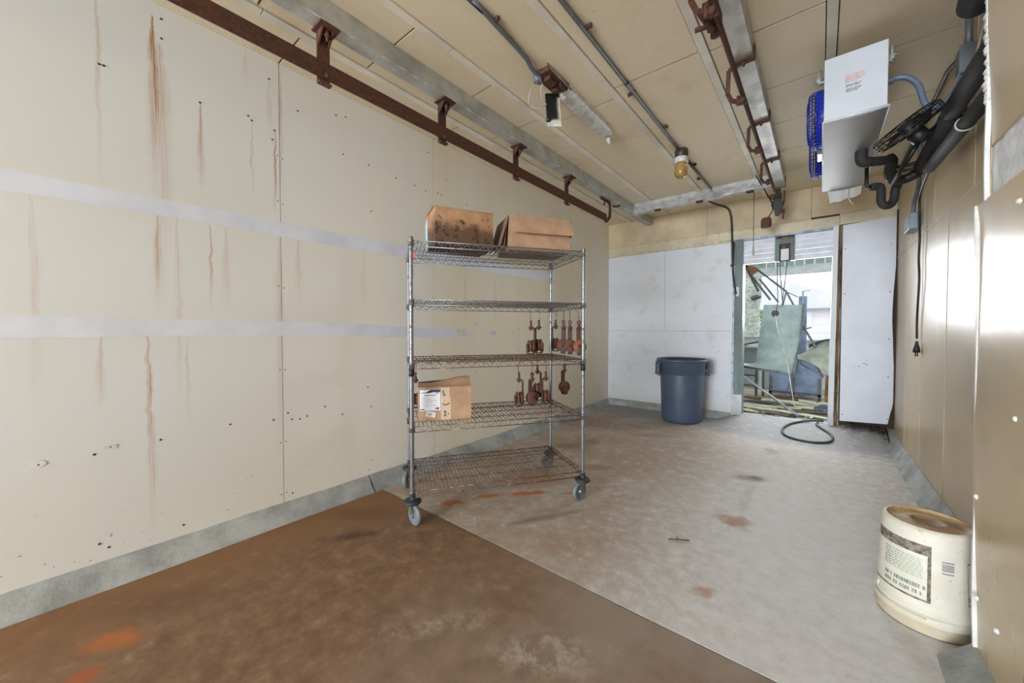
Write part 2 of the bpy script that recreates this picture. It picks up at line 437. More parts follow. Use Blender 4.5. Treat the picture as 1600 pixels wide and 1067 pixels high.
M['ptape'] = plain('pale_packing_tape', (208, 186, 160), .35, 0, .04, 8)
M['ink'] = plain('black_ink', (44, 44, 48), .7)
M['can'] = plain('slate_blue_plastic', (72, 86, 108), .42, 0, .06, 5, bump=.06, bscale=40)
M['candark'] = plain('slate_blue_inside', (52, 66, 92), .55, 0, .06, 5)
M['hose'] = plain('dark_green_hose', (34, 66, 62), .45, 0, .08, 12)
M['leaf'] = plain('brown_leaf_litter', (82, 58, 42), .9, 0, .25, 30)
M['amber'] = None
M['jambgreen'] = plain('grey_green_jamb', (110, 128, 126), .5, 0, .14, 6, stretch=(1, 1, .3))
M['jambblue'] = plain('pale_blue_flashing', (176, 190, 208), .45, .1, .18, 14)
M['jambwhite'] = grime_white('peeling_white_jamb', (206, 214, 220), (120, 120, 118), .5)
M['rotwood'] = plain('rotten_wood', (134, 108, 86), .9, 0, .25, 30, bump=.5, bscale=60, stretch=(1, 1, .15))
M['slat'] = plain('white_board_slat', (220, 224, 236), .5, 0, .04, 8)
M['porchgreen'] = plain('pale_green_metal', (168, 190, 180), .5, .1, .06, 6)
M['porchgrey'] = plain('grey_porch_beam', (188, 196, 194), .55, 0, .06, 5)
M['sheetgreen'] = plain('weathered_green_metal', (148, 166, 162), .5, .05, .13, 5, c2=(120, 138, 134))
M['steel'] = plain('grey_steel_tube', (150, 154, 160), .4, .7, .08, 10)
M['steeldark'] = plain('dark_steel_angle', (88, 92, 92), .5, .5, .12, 10)
M['tank'] = plain('blue_grey_tank', (120, 136, 162), .5, .15, .12, 5)
M['glassfibre'] = plain('weathered_fibreglass', (150, 156, 138), .5, 0, .14, 4)
M['bluecover'] = plain('dark_blue_cover', (66, 82, 108), .6, 0, .15, 8)
M['bark'] = plain('pale_bark', (190, 200, 190), .9, 0, .14, 16, bump=.5, bscale=30)
M['plank'] = plain('pale_weathered_plank', (186, 188, 160), .8, 0, .14, 10, stretch=(.3, 1, 1))
M['plankdark'] = plain('dark_wet_board', (84, 72, 56), .8, 0, .2, 10)
M['plankbrown'] = plain('orange_brown_timber', (156, 104, 62), .8, 0, .2, 10)
M['yard'] = plain('yard_concrete', (170, 166, 150), .9, 0, .14, 3, bump=.2, bscale=30)
M['ground'] = plain('pale_ground', (196, 196, 186), .95, 0, .08, 2)
M['farwall'] = plain('far_pale_siding', (228, 226, 232), .8, 0, .02, 1)
M['farroof'] = plain('far_pale_roof', (214, 216, 226), .7, 0, .02, 1)
M['fardark'] = plain('far_gutter', (150, 160, 172), .7, 0, .05, 1)
M['bush'] = plain('green_foliage', (150, 180, 110), .9, 0, .2, 10)
M['porcelain'] = plain('white_lamp_metal', (224, 223, 218), .45, .05, .1, 18)
M['wirewhite'] = plain('white_wire', (222, 216, 204), .5)
M['cable'] = plain('dark_cable', (62, 58, 56), .6)

def amber_glass():
    t = newmat('amber_jar_glass')
    t.base(lin((214, 176, 112))); t.set(Roughness=0.12)
    t.b.inputs['Transmission Weight'].default_value = 0.75
    t.b.inputs['IOR'].default_value = 1.45
    return t.m
M['amber'] = amber_glass()
def clear_plastic():
    t = newmat('frosted_sheet'); t.base(lin((226, 230, 232))); t.set(Roughness=.4)
    t.b.inputs['Transmission Weight'].default_value = .3
    return t.m
M['frost'] = clear_plastic()

def bucket_mat():
    t = newmat('dirty_white_bucket'); X = t.xyz()
    w = t.noise(10.0, 5.0); f = t.noise(40.0, 4.0)
    c = t.mix(t.ramp(w, 0.35, 0.7), lin((208, 203, 188)), lin((218, 214, 204)))
    c = t.mix(t.math('MULTIPLY', t.ramp(f, .6, .72), .5), c, lin((164, 140, 104)))
    c = t.mix(t.math('MULTIPLY', t.ramp(t.math('ADD', X[2], t.math('MULTIPLY', w, .10)), .15, .04), .5), c, lin((186, 158, 112)))
    t.base(c); t.set(Roughness=.55); return t.m
M['bucket'] = bucket_mat()
def bucket_top_mat():
    t = newmat('rust_ringed_bucket_base'); X = t.xyz()
    w = t.noise(14.0, 5.0)
    c = t.mix(t.ramp(w, .3, .7), lin((214, 196, 158)), lin((172, 136, 90)))
    for cx, cy, rx, ry, s, col in [(.36, 2.27, .075, .06, .8, (112, 72, 38)), (.43, 2.31, .06, .06, .7, (120, 88, 56)), (.36, 2.27, .02, .02, .8, (96, 62, 34)), (.34, 2.33, .08, .03, .5, (150, 108, 60))]:
        c = t.mix(t.math('MULTIPLY', t.blot(cx, cy, rx, ry, 0, w, .5), s), c, lin(col))
    t.base(c); t.set(Roughness=.6); return t.m
M['buckettop'] = bucket_top_mat()

def stained_card():
    t = newmat('mould_stained_cardboard'); X = t.xyz()
    w = t.noise(7.0, 5.0); g = t.noise(26.0, 3.0)
    c = t.mix(t.ramp(w, .35, .7), lin((180, 138, 102)), lin((152, 112, 80)))
    c = t.mix(t.math('MULTIPLY', t.ramp(t.noise(5.0, 4.0), .55, .7), .5), c, lin((176, 160, 150)))
    low = t.ramp(t.math('ADD', X[2], t.math('MULTIPLY', w, .26)), 2.06, 1.98)
    c = t.mix(t.math('MULTIPLY', low, .85), c, lin((72, 52, 40)))
    spots = t.math('MULTIPLY', t.ramp(g, .56, .62), t.ramp(X[2], 1.97, 1.92))
    c = t.mix(t.math('MULTIPLY', spots, .85), c, lin((60, 36, 24)))
    t.base(c); t.set(Roughness=.8); return t.m
M['cardstain'] = stained_card()

# ================================================================== the setting
XL, XR, YB, ZC = -2.62, 0.61, 5.60, 2.85
YO = -7.00                                            # unseen open end behind the camera, pushed back to even the light

# ---- floor: two slabs poured separately, ramping up to the doorway
fl = struct(MB().box(-2.9, 0.9, YO, 5.75, -0.2, -0.06), 'floor', M['gapdark'])
def sm01(t): t = max(0.0, min(1.0, t)); return t * t * (3 - 2 * t)
def floor_z(x, y):
    end = 0.03 + 0.07 * sm01((x + 1.05) / 0.2) + 0.05 * sm01((x - 0.1) / 0.15)
    if x < -1.0: return 0.03 * sm01((y - 4.6) / 0.9)
    return end * sm01((y - 5.0) / 0.6)
part(MB().sheet(lambda u, v: (-2.64 + 3.3 * u, YO + (1.533 - YO) * v, 0.0), 1, 1, (0, 0, -0.06)), 'slab', M['slabb'], fl, 'rust-brown stained floor slab')
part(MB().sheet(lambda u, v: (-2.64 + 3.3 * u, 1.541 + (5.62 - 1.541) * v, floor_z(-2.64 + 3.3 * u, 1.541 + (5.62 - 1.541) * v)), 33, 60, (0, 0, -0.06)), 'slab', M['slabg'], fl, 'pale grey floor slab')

# ---- left wall
wl = struct(MB().box(-2.80, XL - 0.012, YO, 5.75, -0.1, 3.0), 'wall_left', M['gapdark'])
ys = [YO, -6.32, -5.12, -3.92, -2.72, -1.52, -0.31, 0.90, 2.10, 3.285, 4.45, 5.60]
for a, b in zip(ys[:-1], ys[1:]):
    part(MB().box(XL - 0.012, XL, a + 0.0018, b - 0.0018, 0.04, ZC + 0.02), 'panel', M['wall'], wl)
def ragged(y0, y1, zlo, zhi, n, seed, droop=0.0):
    def f(u, v):
        y = y0 + (y1 - y0) * u
        w = mnoise.noise((y * 1.3, seed + v * 3.1, 0)) * 0.007 + mnoise.noise((y * 6, seed + v * 7.7, 3)) * 0.002
        d = droop * sm01((u - 0.85) / 0.15)
        x = XL + 0.0015 + 0.0012 * abs(mnoise.noise((y * 9, v * 5, seed))) + (0.006 * sm01((u - 0.95) / 0.05) if v > .5 and droop else 0)
        return (x, y, zlo(y) * (1 - v) + zhi(y) * v + w + d)
    return f
part(MB().sheet(ragged(YO, 4.05, lambda y: 1.780 + .004 * y, lambda y: 1.868 + .009 * y, 130, 1.0), 130, 2, (-.0012, 0, 0)), 'tape_strip', M['tape'], wl, 'upper white joint tape')
part(MB().sheet(ragged(YO, 2.38, lambda y: 1.163, lambda y: 1.258 - .005 * y, 100, 5.0, -0.038), 110, 2, (-.0012, 0, 0)), 'tape_strip', M['tape'], wl, 'lower white joint tape peeling at its end')
for (y, z, r, s) in [(-.07, .615, .022, 1), (.153, .638, .016, 2), (2.47, 1.17, .05, 3), (2.87, 1.165, .04, 4), (3.2, 1.17, .025, 5), (2.3, .83, .02, 6)]:
    pts = [(XL + .001, y + r * (1.4 + .5 * mnoise.noise((k, s, 0))) * math.cos(k * math.tau / 12), z + r * (.7 + .3 * mnoise.noise((k, s, 4))) * math.sin(k * math.tau / 12)) for k in range(12)]
    part(MB().prism(pts, (.0012, 0, 0)), 'filler_patch', M['patch'], wl)
nails = MB()
NL = [(.144, 2.442), (.158, 2.442), (-.062, .612), (.1, .615), (.153, .638), (.329, .632), (.625, .654), (.845, .639), (.95, .623), (1.007, 2.61), (1.255, 2.69), (1.324, 2.707), (1.303, 2.439), (1.497, 2.428), (1.732, 2.406),
      (1.908, 2.397), (2.02, 2.386), (2.151, 2.401), (2.19, 2.40), (2.499, 2.389), (3.304, 2.481), (1.515, 2.09), (1.477, .767), (1.502, .618), (.928, .668), (1.0, .615), (1.044, .627), (1.16, .672), (1.28, .598), (.949, .145), (.413, .154),
      (.14, .157), (.11, .186), (.362, 2.688), (.362, 2.786), (.512, 2.434), (.752, 2.44), (.872, 2.43), (.845, 2.73), (.86, 2.37), (.735, 2.46), (2.3, 1.17), (2.62, 1.25), (2.9, 1.17), (3.3, 1.21), (3.5, 1.21), (2.62, .78), (2.95, .8), (3.3, .83),
      (2.25, 2.55), (2.05, 2.72), (3.23, 2.72), (3.34, 2.66), (4.4, 2.6), (4.5, 2.55), (5.4, 2.4), (5.42, 2.2), (5.4, 1.2), (4.5, 1.2), (4.4, .85)]
for k, (y, z) in enumerate(NL):
    nails.lathe([(0, .003), (.0045, .002), (.0058, 0)], 7, (XL, y, z), (1, 0, 0))
for y in (0.885, 0.915, 2.085, 2.115, 3.27, 3.3, 4.435, 4.465):
    for z in (.16, .5, .95, 1.45, 2.0, 2.3): nails.lathe([(0, .002), (.004, 0)], 6, (XL, y, z + .07 * mnoise.noise((y * 9, z, 0))), (1, 0, 0))
part(nails, 'nail_heads', M['rustdark'], wl, kind='stuff')

# ---- ceiling: fibre boards between painted battens
ce = struct(MB().box(-2.9, 0.9, YO, 5.75, ZC + 0.02, ZC + 0.1), 'ceiling', M['gap'])
bat = [(-2.285, -2.235), (-1.728, -1.682), (-1.158, -1.112), (-0.578, -0.532), (0.004, 0.050)]
edges = [XL] + [v for b in bat for v in b] + [0.64]
joints = {0: [-1.5, -.3, .90, 2.10, 3.3, 4.5], 1: [-1.7, -1.15, -.55, .05, .675, 1.27, 1.895, 2.425, 2.985, 3.6, 4.2, 4.8, 5.3], 2: [-2.0, .12, 2.56, 4.98], 3: [-2.1, .02, 2.45, 4.90], 4: [-1.1, -.55, .05, .65, 1.27, 1.88, 2.49, 3.135, 3.70, 4.30, 4.86], 5: [-1.1, .1, 1.3, 2.5, 3.14, 3.86, 4.84]}
for c in range(6):
    x0, x1 = edges[2 * c] + (.005 if c else 0), edges[2 * c + 1] - (.005 if c < 5 else 0)
    js = [YO] + joints[c] + [5.62]
    for a, b in zip(js[:-1], js[1:]):
        dz = 0.003 * mnoise.noise((c * 3.1, a, 2))
        part(MB().box(x0, x1, a + .006, b - .006, ZC + dz, ZC + 0.021), 'panel', M['ceil'], ce)
for i, (a, b) in enumerate(bat):
    cuts = [YO, [.7, 1.5, 2.32, 2.75, 3.4][i], [3.6, 4.3, 4.6, 5.0, 5.1][i], 5.6]
    for p, q in zip(cuts[:-1], cuts[1:]):
        part(MB().box(a, b, p + .002, q - .002, ZC - 0.010, ZC + 0.021), 'batten', M['batten'], ce, bev=.002)

# ---- back wall with the doorway
DX0, DX1 = -0.89, 0.17
wb = MB(); wb.box(-2.8, DX0, YB + .02, YB + .16, -.1, 3.0); wb.box(DX1, .8, YB + .02, YB + .16, -.1, 3.0); wb.box(DX0, DX1, YB + .02, YB + .16, 2.36, 3.0)
wb = struct(wb, 'wall_back', M['gapdark'])
def bp(x0, x1, z0, z1, m, y0=YB): part(MB().box(x0 + .0015, x1 - .0015, y0, YB + .02, z0 + .0015, z1 - .0015), 'panel', M[m], wb)
bp(XL, DX0, .09, 1.182, 'backwhite'); bp(XL, -1.75, 1.182, 2.335, 'backwhite'); bp(-1.75, DX0, 1.182, 2.335, 'backwhite')
bp(XL, -1.05, 2.335, 2.48, 'backcream', YB - .004); bp(-1.05, .15, 2.36, 2.48, 'backcream', YB - .004); bp(.15, XR, 2.375, 2.50, 'backcream', YB - .004)
bp(XL, -1.2, 2.48, 2.85, 'backbeige'); bp(-1.2, -.1, 2.48, 2.85, 'backbeige'); bp(-.1, XR, 2.5, 2.85, 'backbeige')
bp(-1.05, DX0, 2.335, 2.36, 'backcream')
def wavy(u, v):
    z = .175 + .02 * u + v * 2.19
    x = .178 + u * (.415 - .03 * sm01((.12 - v) / .12) + .012 * math.sin(v * 9) + .01 * sm01((v - .3) / .3) * sm01((.5 - v) / .1))
    return (x, YB - .012 - .004 * math.sin(u * 3 + v * 5), z)
part(MB().sheet(wavy, 10, 24, (0, .01, 0)), 'panel', M['whitepanel'], wb, 'smooth white sheet with a wavy right edge')
pins = MB()
for i in range(16):
    pins.lathe([(0, .003), (.006, 0)], 6, (-2.5 + i * .105, YB - .004, 2.355 + .004 * (i % 3)), (0, -1, 0)); pins.lathe([(0, .003), (.006, 0)], 6, (-2.5 + i * .13, YB - .004, 2.465 + .006 * (i % 2)), (0, -1, 0))
for x in (.2, .56):
    for z in (.25, .7, 1.1, 1.6, 2.1): pins.lathe([(0, .003), (.006, 0)], 6, (x, YB - .014, z), (0, -1, 0))
for (x, z) in [(.3, .78), (.33, .8), (.37, .83), (.39, .82)]: pins.lathe([(0, .003), (.006, 0)], 6, (x, YB - .014, z), (0, -1, 0))
part(pins, 'nail_heads', M['rustdark'], wb, kind='stuff')

# ---- right wall
wr = struct(MB().box(XR + .012, .80, 2.05, 5.75, -.1, 3.0), 'wall_right', M['gapdark'])
lo = [2.06, 2.86, 3.55, 4.30, 4.97, 5.6]
for a, b in zip(lo[:-1], lo[1:]):
    part(MB().box(XR, XR + .013, a + .002, b - .002, .05, 1.946), 'panel', M['frp'], wr)
up = [2.06, 3.05, 3.95, 4.75, 5.6]
for a, b in zip(up[:-1], up[1:]):
    part(MB().box(XR, XR + .013, a + .002, b - .002, 1.954, ZC + .02), 'panel', M['frp'], wr)
part(MB().box(XR - .004, XR + .003, 2.06, 5.58, 1.943, 1.957), 'seam_strip', M['trimtan'], wr)
for y in lo[1:-1]: part(MB().box(XR - .003, XR + .003, y - .004, y + .004, .12, 1.943), 'seam_strip', M['trimtan'], wr)
for y in up[1:-1]: part(MB().box(XR - .003, XR + .003, y - .004, y + .004, 1.957, 2.85), 'seam_strip', M['trimtan'], wr)
part(MB().tube([(XR - .006, 5.575, z / 10 + .25 + 0.0) for z in range(0, 24, 2)], [.006 + .004 * abs(mnoise.noise((k, 1, 1))) for k in range(12)], 6), 'corner_sealant', M['rustdark'], wr)

# ---- near right wall that steps out beside the camera
wn = struct(MB().box(.452, .80, YO, 2.035, -.1, 3.0).box(.60, .80, 2.035, 2.06, -.1, 3.0), 'wall_right_near', M['gapdark'])
def nearpanel(z0, z1, yend, x):
    def f(u, v):
        y = YO + (yend(v) - YO) * u
        return (x - .006 * math.sin(v * 7 + y * 2.2) * (.4 + .6 * u) * (1 if v < .98 else 0), y, z0 + (z1 - z0) * v)
    return f
part(MB().sheet(nearpanel(.085, 1.645, lambda v: 2.02 + .085 * v + .012 * math.sin(v * 8), .430), 22, 24, (.012, 0, 0)), 'panel', M['frpfg'], wn, 'lower tan sheet')
part(MB().sheet(nearpanel(1.822, 2.86, lambda v: 2.02 + .04 * v, .432), 16, 10, (.012, 0, 0)), 'panel', M['frpfg'], wn, 'upper tan sheet')
part(MB().sheet(lambda u, v: (.444 + .008 * mnoise.noise((u * 60, v * 5, 0)) + .005 * mnoise.noise((u * 160, v * 16, 3)), YO + (2.03 - YO) * u, 1.63 + .21 * v), 150, 10, (.02, 0, 0)), 'insulation_strip', M['foam'], wn, 'torn white insulation between two tan sheets')
def edge_trim(z0, z1, yend):
    return [(.432 - .002 * math.sin(k), yend((k / 14)) + .004, z0 + (z1 - z0) * k / 14) for k in range(15)]
part(MB().strip(edge_trim(.09, 1.645, lambda v: 2.02 + .085 * v + .012 * math.sin(v * 8)), .014, .012, (1, 0, 0)), 'edge_trim', M['trimwhite'], wn)
part(MB().strip(edge_trim(1.64, 2.85, lambda v: 2.02 + .04 * v), .012, .012, (1, 0, 0)), 'edge_trim', M['trimwhite'], wn)
fz = MB()
for k in range(26):
    z = 1.98 + .015 * k + .01 * random.random()
    fz.lathe([(0, .02), (.014 * random.uniform(.5, 1.1), .008), (.012, -.012), (0, -.02)], 6, (.436 - .004 * random.random(), 2.045 + .01 * random.random(), z if k < 10 else z + .02), (0, 1, 0))
part(fz, 'foam_beads', M['patch'], wn, kind='stuff')
for (y, z) in [(1.99, .28), (1.80, .285), (2.02, .62), (1.72, 1.56), (1.7, .95)]:
    part(MB().lathe([(0, .009), (.006, .008), (.009, .003), (.009, 0)], 10, (.428, y, z), (-1, 0, 0)), 'screw', M['trimwhite'], wn)
part(MB().box(.44, .612, 2.036, 2.05, .09, 2.86), 'return_panel', M['frp'], wn)

# ---- unseen rear end with a wide opening, room lengthened for even daylight
we = MB(); we.box(-2.8, .8, YO - .12, YO, 2.70, 3.0); we.box(-2.8, -2.55, YO - .12, YO, -.1, 2.7); we.box(.41, .8, YO - .12, YO, -.1, 2.7)
struct(we, 'wall_rear', M['backwhite'])

# ---- concrete curbs
def curb(name, segs, prof_pts):
    e = bpy.data.objects.new(name, None); COL.objects.link(e); e['kind'] = 'structure'; WL[e.name] = (0, 0, 0)
    for s0, s1 in segs:
        n = max(3, int(abs(s1 - s0) / .08))
        part(MB().sheet(lambda u, v: prof_pts(s0 + (s1 - s0) * u, v), n, 5), 'curb_segment', M['curb'], e)
def wob(s, k): return .010 * mnoise.noise((s * 1.6, k, 0)) + .004 * mnoise.noise((s * 7, k, 5))
PR = [(0, 1.0), (.16, .97), (.45, .62), (.75, .25), (.95, .06), (1.0, -.25)]
def pr(v):
    i = min(4, int(v * 5)); t = v * 5 - i
    return PR[i][0] + (PR[i + 1][0] - PR[i][0]) * t, PR[i][1] + (PR[i + 1][1] - PR[i][1]) * t
def left_c(s, v):
    a, h = pr(v); return (XL + .002 + a * (.10 + wob(s, 1)), s, h * (.10 + wob(s, 9)))
def back_c(s, v):
    a, h = pr(v); return (s, YB - .001 - a * (.10 + wob(s, 3)), h * (.085 + wob(s, 4)) + .028)
def right_c(s, v):
    a, h = pr(v); return (XR - .001 - a * (.085 + wob(s, 5)), s, h * (.12 + wob(s, 6)))
def near_c(s, v):
    a, h = pr(v); return (.445 - a * (.105 + wob(s, 7)), s, h * (.10 + wob(s, 8)))
curb('baseboard_left', [(YO, 1.466), (1.474, 5.6)], left_c)
curb('baseboard_back', [(XL + .02, DX0)], back_c)
curb('baseboard_right', [(2.04, 5.36)], right_c)
curb('baseboard_near', [(YO, 2.04)], near_c)

# ---- doorway: jambs, slatted header, loose wires
dr = MB(); dr.box(-.868, -.775, YB - .012, YB + .17, .06, 2.36)
dr = struct(dr, 'door_1', M['jambgreen'], bev=.004)
part(MB().box(-.888, -.866, YB - .022, YB + .05, .30, 2.03), 'flashing', M['jambblue'], dr)
part(MB().box(-.890, -.774, YB - .024, YB - .008, .07, .36), 'kick_plate', M['jambwhite'], dr, 'peeling pale plate at the foot of the left jamb')
part(MB().box(-.845, -.815, YB - .03, YB - .010, 1.63, 1.75), 'strike_plate', M['jambwhite'], dr)
def rj(u, v):
    z = .06 + 2.31 * v
    return (.098 - .022 * (1 - v) + .045 * u, YB - .02 + .003 * math.sin(v * 11), z)
part(MB().sheet(rj, 2, 20, (0, .16, 0)), 'right_jamb', M['jambwhite'], dr, 'leaning white right jamb with peeling paint')
part(MB().sheet(lambda u, v: (.143 - .016 * (1 - v) + (.030 + .008 * mnoise.noise((v * 12, 0, 0))) * u, YB - .016 + .006 * mnoise.noise((v * 20, u * 2, 1)), .10 + 2.27 * v), 3, 40, (0, .05, 0)), 'rotten_stud', M['rotwood'], dr, 'bare rotten wood beside the right jamb')
part(MB().box(-.882, .14, YB - .010, YB + .12, 2.335, 2.362), 'head_rail', M['jambblue'], dr)
part(MB().box(-.868, -.80, YB - .008, YB + .02, 2.03, 2.335), 'header_stile', M['slat'], dr)
for k in range(5):
    z0 = 2.035 + k * .060
    for x0, x1 in ((-.80, -.444), (-.250, .115)):
        part(MB().box(x0, x1, YB + .008 + .003 * (k % 2), YB + .045, z0, z0 + .056), 'header_slat', M['slat'], dr, bev=.003)
fr = MB(); fr.box(-.444, -.40, YB - .004, YB + .05, 2.03, 2.30); fr.box(-.29, -.250, YB - .004, YB + .05, 2.03, 2.30); fr.box(-.40, -.29, YB - .004, YB + .05, 2.235, 2.30)
part(fr, 'vent_frame', M['jambgreen'], dr)
part(MB().box(-.445, -.249, YB + .05, YB + .06, 2.03, 2.345), 'vent_back', M['rotwood'], dr)
part(MB().box(-.385, -.305, YB - .014, YB + .0, 2.04, 2.175), 'vent_flap', M['slat'], dr, bev=.004)
for k, pts in enumerate([[(-.42, 5.63, 2.06), (-.418, 5.635, 1.8), (-.412, 5.64, 1.55), (-.43, 5.65, 1.42)], [(-.40, 5.63, 2.06), (-.38, 5.64, 1.75), (-.36, 5.66, 1.5)], [(-.318, 5.63, 2.06), (-.345, 5.64, 1.75), (-.37, 5.66, 1.48)]]):
    part(MB().tube(smooth(pts, 5), .0045, 6), 'dangling_wire', M['cable'], dr)
# threshold debris strip
part(MB().sheet(lambda u, v: (-.775 + .87 * u, YB - .02 + .22 * v, .098 + .012 * mnoise.noise((u * 14, v * 3, 0))), 20, 4, (0, 0, -.05)), 'threshold', M['curb'], dr)

# ================================================================== beams and rails under the ceiling
def cover(fn, nu, nv, th): return MB().sheet(fn, nu, nv, th)
def dent(x, y, k): return .004 * mnoise.noise((x * 9, y * 5, k)) + .0025 * mnoise.noise((x * 26, y * 17, k + 4))
b = thing('clad_beam', 'long ceiling beam wrapped in dull sheet metal above the rusted hanging rail', 'beam', (-1.965, 1.6, 2.74))
b['kind'] = 'thing'
part(MB().box(-2.002, -1.932, YO, 5.58, 2.748, 2.846), 'core', M['galv'], b)
part(cover(lambda u, v: (-2.010 + .082 * u, YO + (5.585 - YO) * v, 2.741 + dent(u * .1, v * 7, 1) * .8), 4, 110, (0, 0, .004)), 'bottom_cover', M['galv'], b)
part(cover(lambda u, v: (-1.926 + dent(u * .1, v * 7, 2) * .8, YO + (5.585 - YO) * v, 2.741 + .105 * u), 4, 110, (-.004, 0, 0)), 'side_cover', M['galv'], b)
pe = MB(); pts_ = []; rs_ = []; yy = -.5
while yy < 5.4:
    ln = random.uniform(.03, .16); gp = random.uniform(.02, .22)
    pts_ += [(-1.926, yy, 2.741), (-1.9255, yy + ln / 2, 2.7405), (-1.926, yy + ln, 2.741)]; rs_ += [.0006, random.uniform(.003, .006), .0006]; yy += ln + gp
pe.tube(pts_, rs_, 5)
part(pe, 'peeling_paint', M['patch'], b)
b2 = thing('clad_beam', 'short ceiling cross beam wrapped in bright crumpled metal near the back wall', 'beam', (-1.2, 4.9, 2.74)); b2['kind'] = 'thing'
part(MB().box(-1.92, -.42, 4.86, 4.95, 2.735, 2.85), 'core', M['galv'], b2)
part(cover(lambda u, v: (-1.925 + 1.5 * u, 4.852 + dent(u * 3, v * .3, 7) * 1.3 + .012 * v, 2.728 + .122 * v), 70, 5, (0, .004, 0)), 'front_cover', M['galvbright'], b2)
part(cover(lambda u, v: (-1.925 + 1.5 * u, 4.852 + .10 * v, 2.728 + dent(u * 3, v, 8) * .5), 60, 3, (0, 0, .004)), 'bottom_cover', M['galvbright'], b2)
for x in (-1.62, -1.13, -.62): part(MB().box(x - .035, x + .035, 4.848, 4.90, 2.712, 2.728), 'clip', M['rustdark'], b2)
b3 = thing('clad_beam', 'ceiling beam in pale dented sheet metal left of the white cooling unit', 'beam', (-.36, 2.0, 2.74)); b3['kind'] = 'thing'
part(MB().box(-.40, -.318, YO, 4.99, 2.748, 2.846), 'core', M['galv'], b3)
part(cover(lambda u, v: (-.410 + .098 * u, YO + (5.0 - YO) * v, 2.741 + dent(u * .12, v * 7, 11) * 1.4), 5, 120, (0, 0, .004)), 'bottom_cover', M['galvwhite'], b3)
part(cover(lambda u, v: (-.312 + dent(u * .1, v * 7, 12), YO + (5.0 - YO) * v, 2.741 + .105 * u), 4, 110, (-.004, 0, 0)), 'side_cover', M['galvwhite'], b3)
part(MB().box(-.415, -.308, 4.995, 5.003, 2.735, 2.85), 'end_cap', M['rustdark'], b3)
for y in (.9, 1.7, 2.52, 3.33, 4.13):
    s = MB(); s.box(-.418, -.304, y - .022, y + .022, 2.728, 2.739); s.box(-.312, -.304, y - .022, y + .022, 2.735, 2.80)
    s.lathe([(0, -.022), (.009, -.02), (.009, 0)], 8, (-.36, y, 2.728), (0, 0, 1)); part(s, 'strap', M['rust'], b3)

def hanging_rail():
    r = thing('meat_rail', 'rusted flat steel overhead rail hung close to the left wall', 'rail', (-2.0, 1.2, 2.5))
    part(MB().box(-2.006, -1.993, YO, 4.20, 2.497, 2.582), 'rail_bar', M['rust'], r, bev=.002)
    for y in (-1.5, -.7, .10, .90, 1.69, 2.49, 3.31):
        h = MB()
        h.box(-2.016, -2.007, y - .032, y + .032, 2.475, 2.735)
        h.box(-2.016, -1.985, y - .032, y + .032, 2.466, 2.476)
        h.prism([(-2.007, y - .03, 2.735), (-2.007, y - .03, 2.66), (-1.94, y - .03, 2.735)], (0, .008, 0)); h.prism([(-2.007, y + .022, 2.735), (-2.007, y + .022, 2.66), (-1.94, y + .022, 2.735)], (0, .008, 0))
        h.box(-2.03, -1.925, y - .05, y + .05, 2.728, 2.738)
        hg = part(h, 'hanger', M['rustdark'] if y > 1.2 else M['rustorange'], r)
        bt = MB(); bt.rod((-1.965, y, 2.735), (-1.965, y, 2.672), .008); bt.lathe([(0, .006), (.013, .006), (.013, -.006), (0, -.006)], 6, (-1.965, y, 2.70), (0, 0, 1), sm=False)
        part(bt, 'bolt', M['rustorange'], hg); part(MB().lathe([(0, .008), (.008, .006), (.010, 0)], 8, (-1.993, y + .01, 2.515), (1, 0, 0)), 'rivet', M['rustorange'], hg)
    e = MB(); e.strip([(-1.985, 4.02, 2.733), (-1.985, 4.24, 2.733), (-1.985, 4.275, 2.70), (-1.99, 4.275, 2.56), (-2.0, 4.22, 2.51)], .03, .022, (1, 0, 0))
    e.rod((-1.985, 4.12, 2.735), (-1.985, 4.12, 2.665), .008); e.lathe([(0, .016), (.026, .016), (.026, -.016), (0, -.016)], 12, (-2.0, 4.205, 2.51), (1, 0, 0))
    part(e, 'end_hook', M['rustdark'], r)
    k = MB(); k.strip([(-2.012, 4.42, 2.80), (-2.016, 4.42, 2.737), (-1.99, 4.44, 2.725), (-1.93, 4.44, 2.735)], .03, .01); part(k, 'end_strap', M['rustdark'], r)
hanging_rail()
def second_rail():
    r = thing('meat_rail', 'rusted rail with bent rod hangers along the pale dented beam', 'rail', (-.38, 2.0, 2.6))
    part(MB().box(-.386, -.374, YO, 4.62, 2.585, 2.640), 'rail_bar', M['rust'], r, bev=.002)
    for y in (.92, 1.72, 2.54, 3.35, 4.15):
        h = MB(); h.strip([(-.385, y, 2.735), (-.440, y + .01, 2.73), (-.445, y + .02, 2.60), (-.43, y + .06, 2.572), (-.38, y + .10, 2.572)], .022, .012, (0, 1, 0))
        h.lathe([(0, .02), (.02, .02), (.02, -.02), (0, -.02)], 8, (-.385, y + .10, 2.578), (0, 1, 0)); h.rod((-.42, y + .12, 2.585), (-.36, y + .12, 2.565), .008); h.rod((-.40, y + .08, 2.60), (-.40, y + .08, 2.545), .009)
        part(h, 'hanger', M['rust'], r)
    s = MB(); s.box(-.43, -.37, 1.86, 1.98, 2.60, 2.66); s.rod((-.48, 1.95, 2.62), (-.38, 1.97, 2.62), .011); s.lathe([(0, .03), (.022, .03), (.022, -.03), (0, -.03)], 10, (-.40, 1.99, 2.61), (0, 0, 1)); s.rod((-.45, 1.9, 2.66), (-.40, 1.93, 2.57), .014)
    part(s, 'rail_joint', M['rustdark'], r)
second_rail()

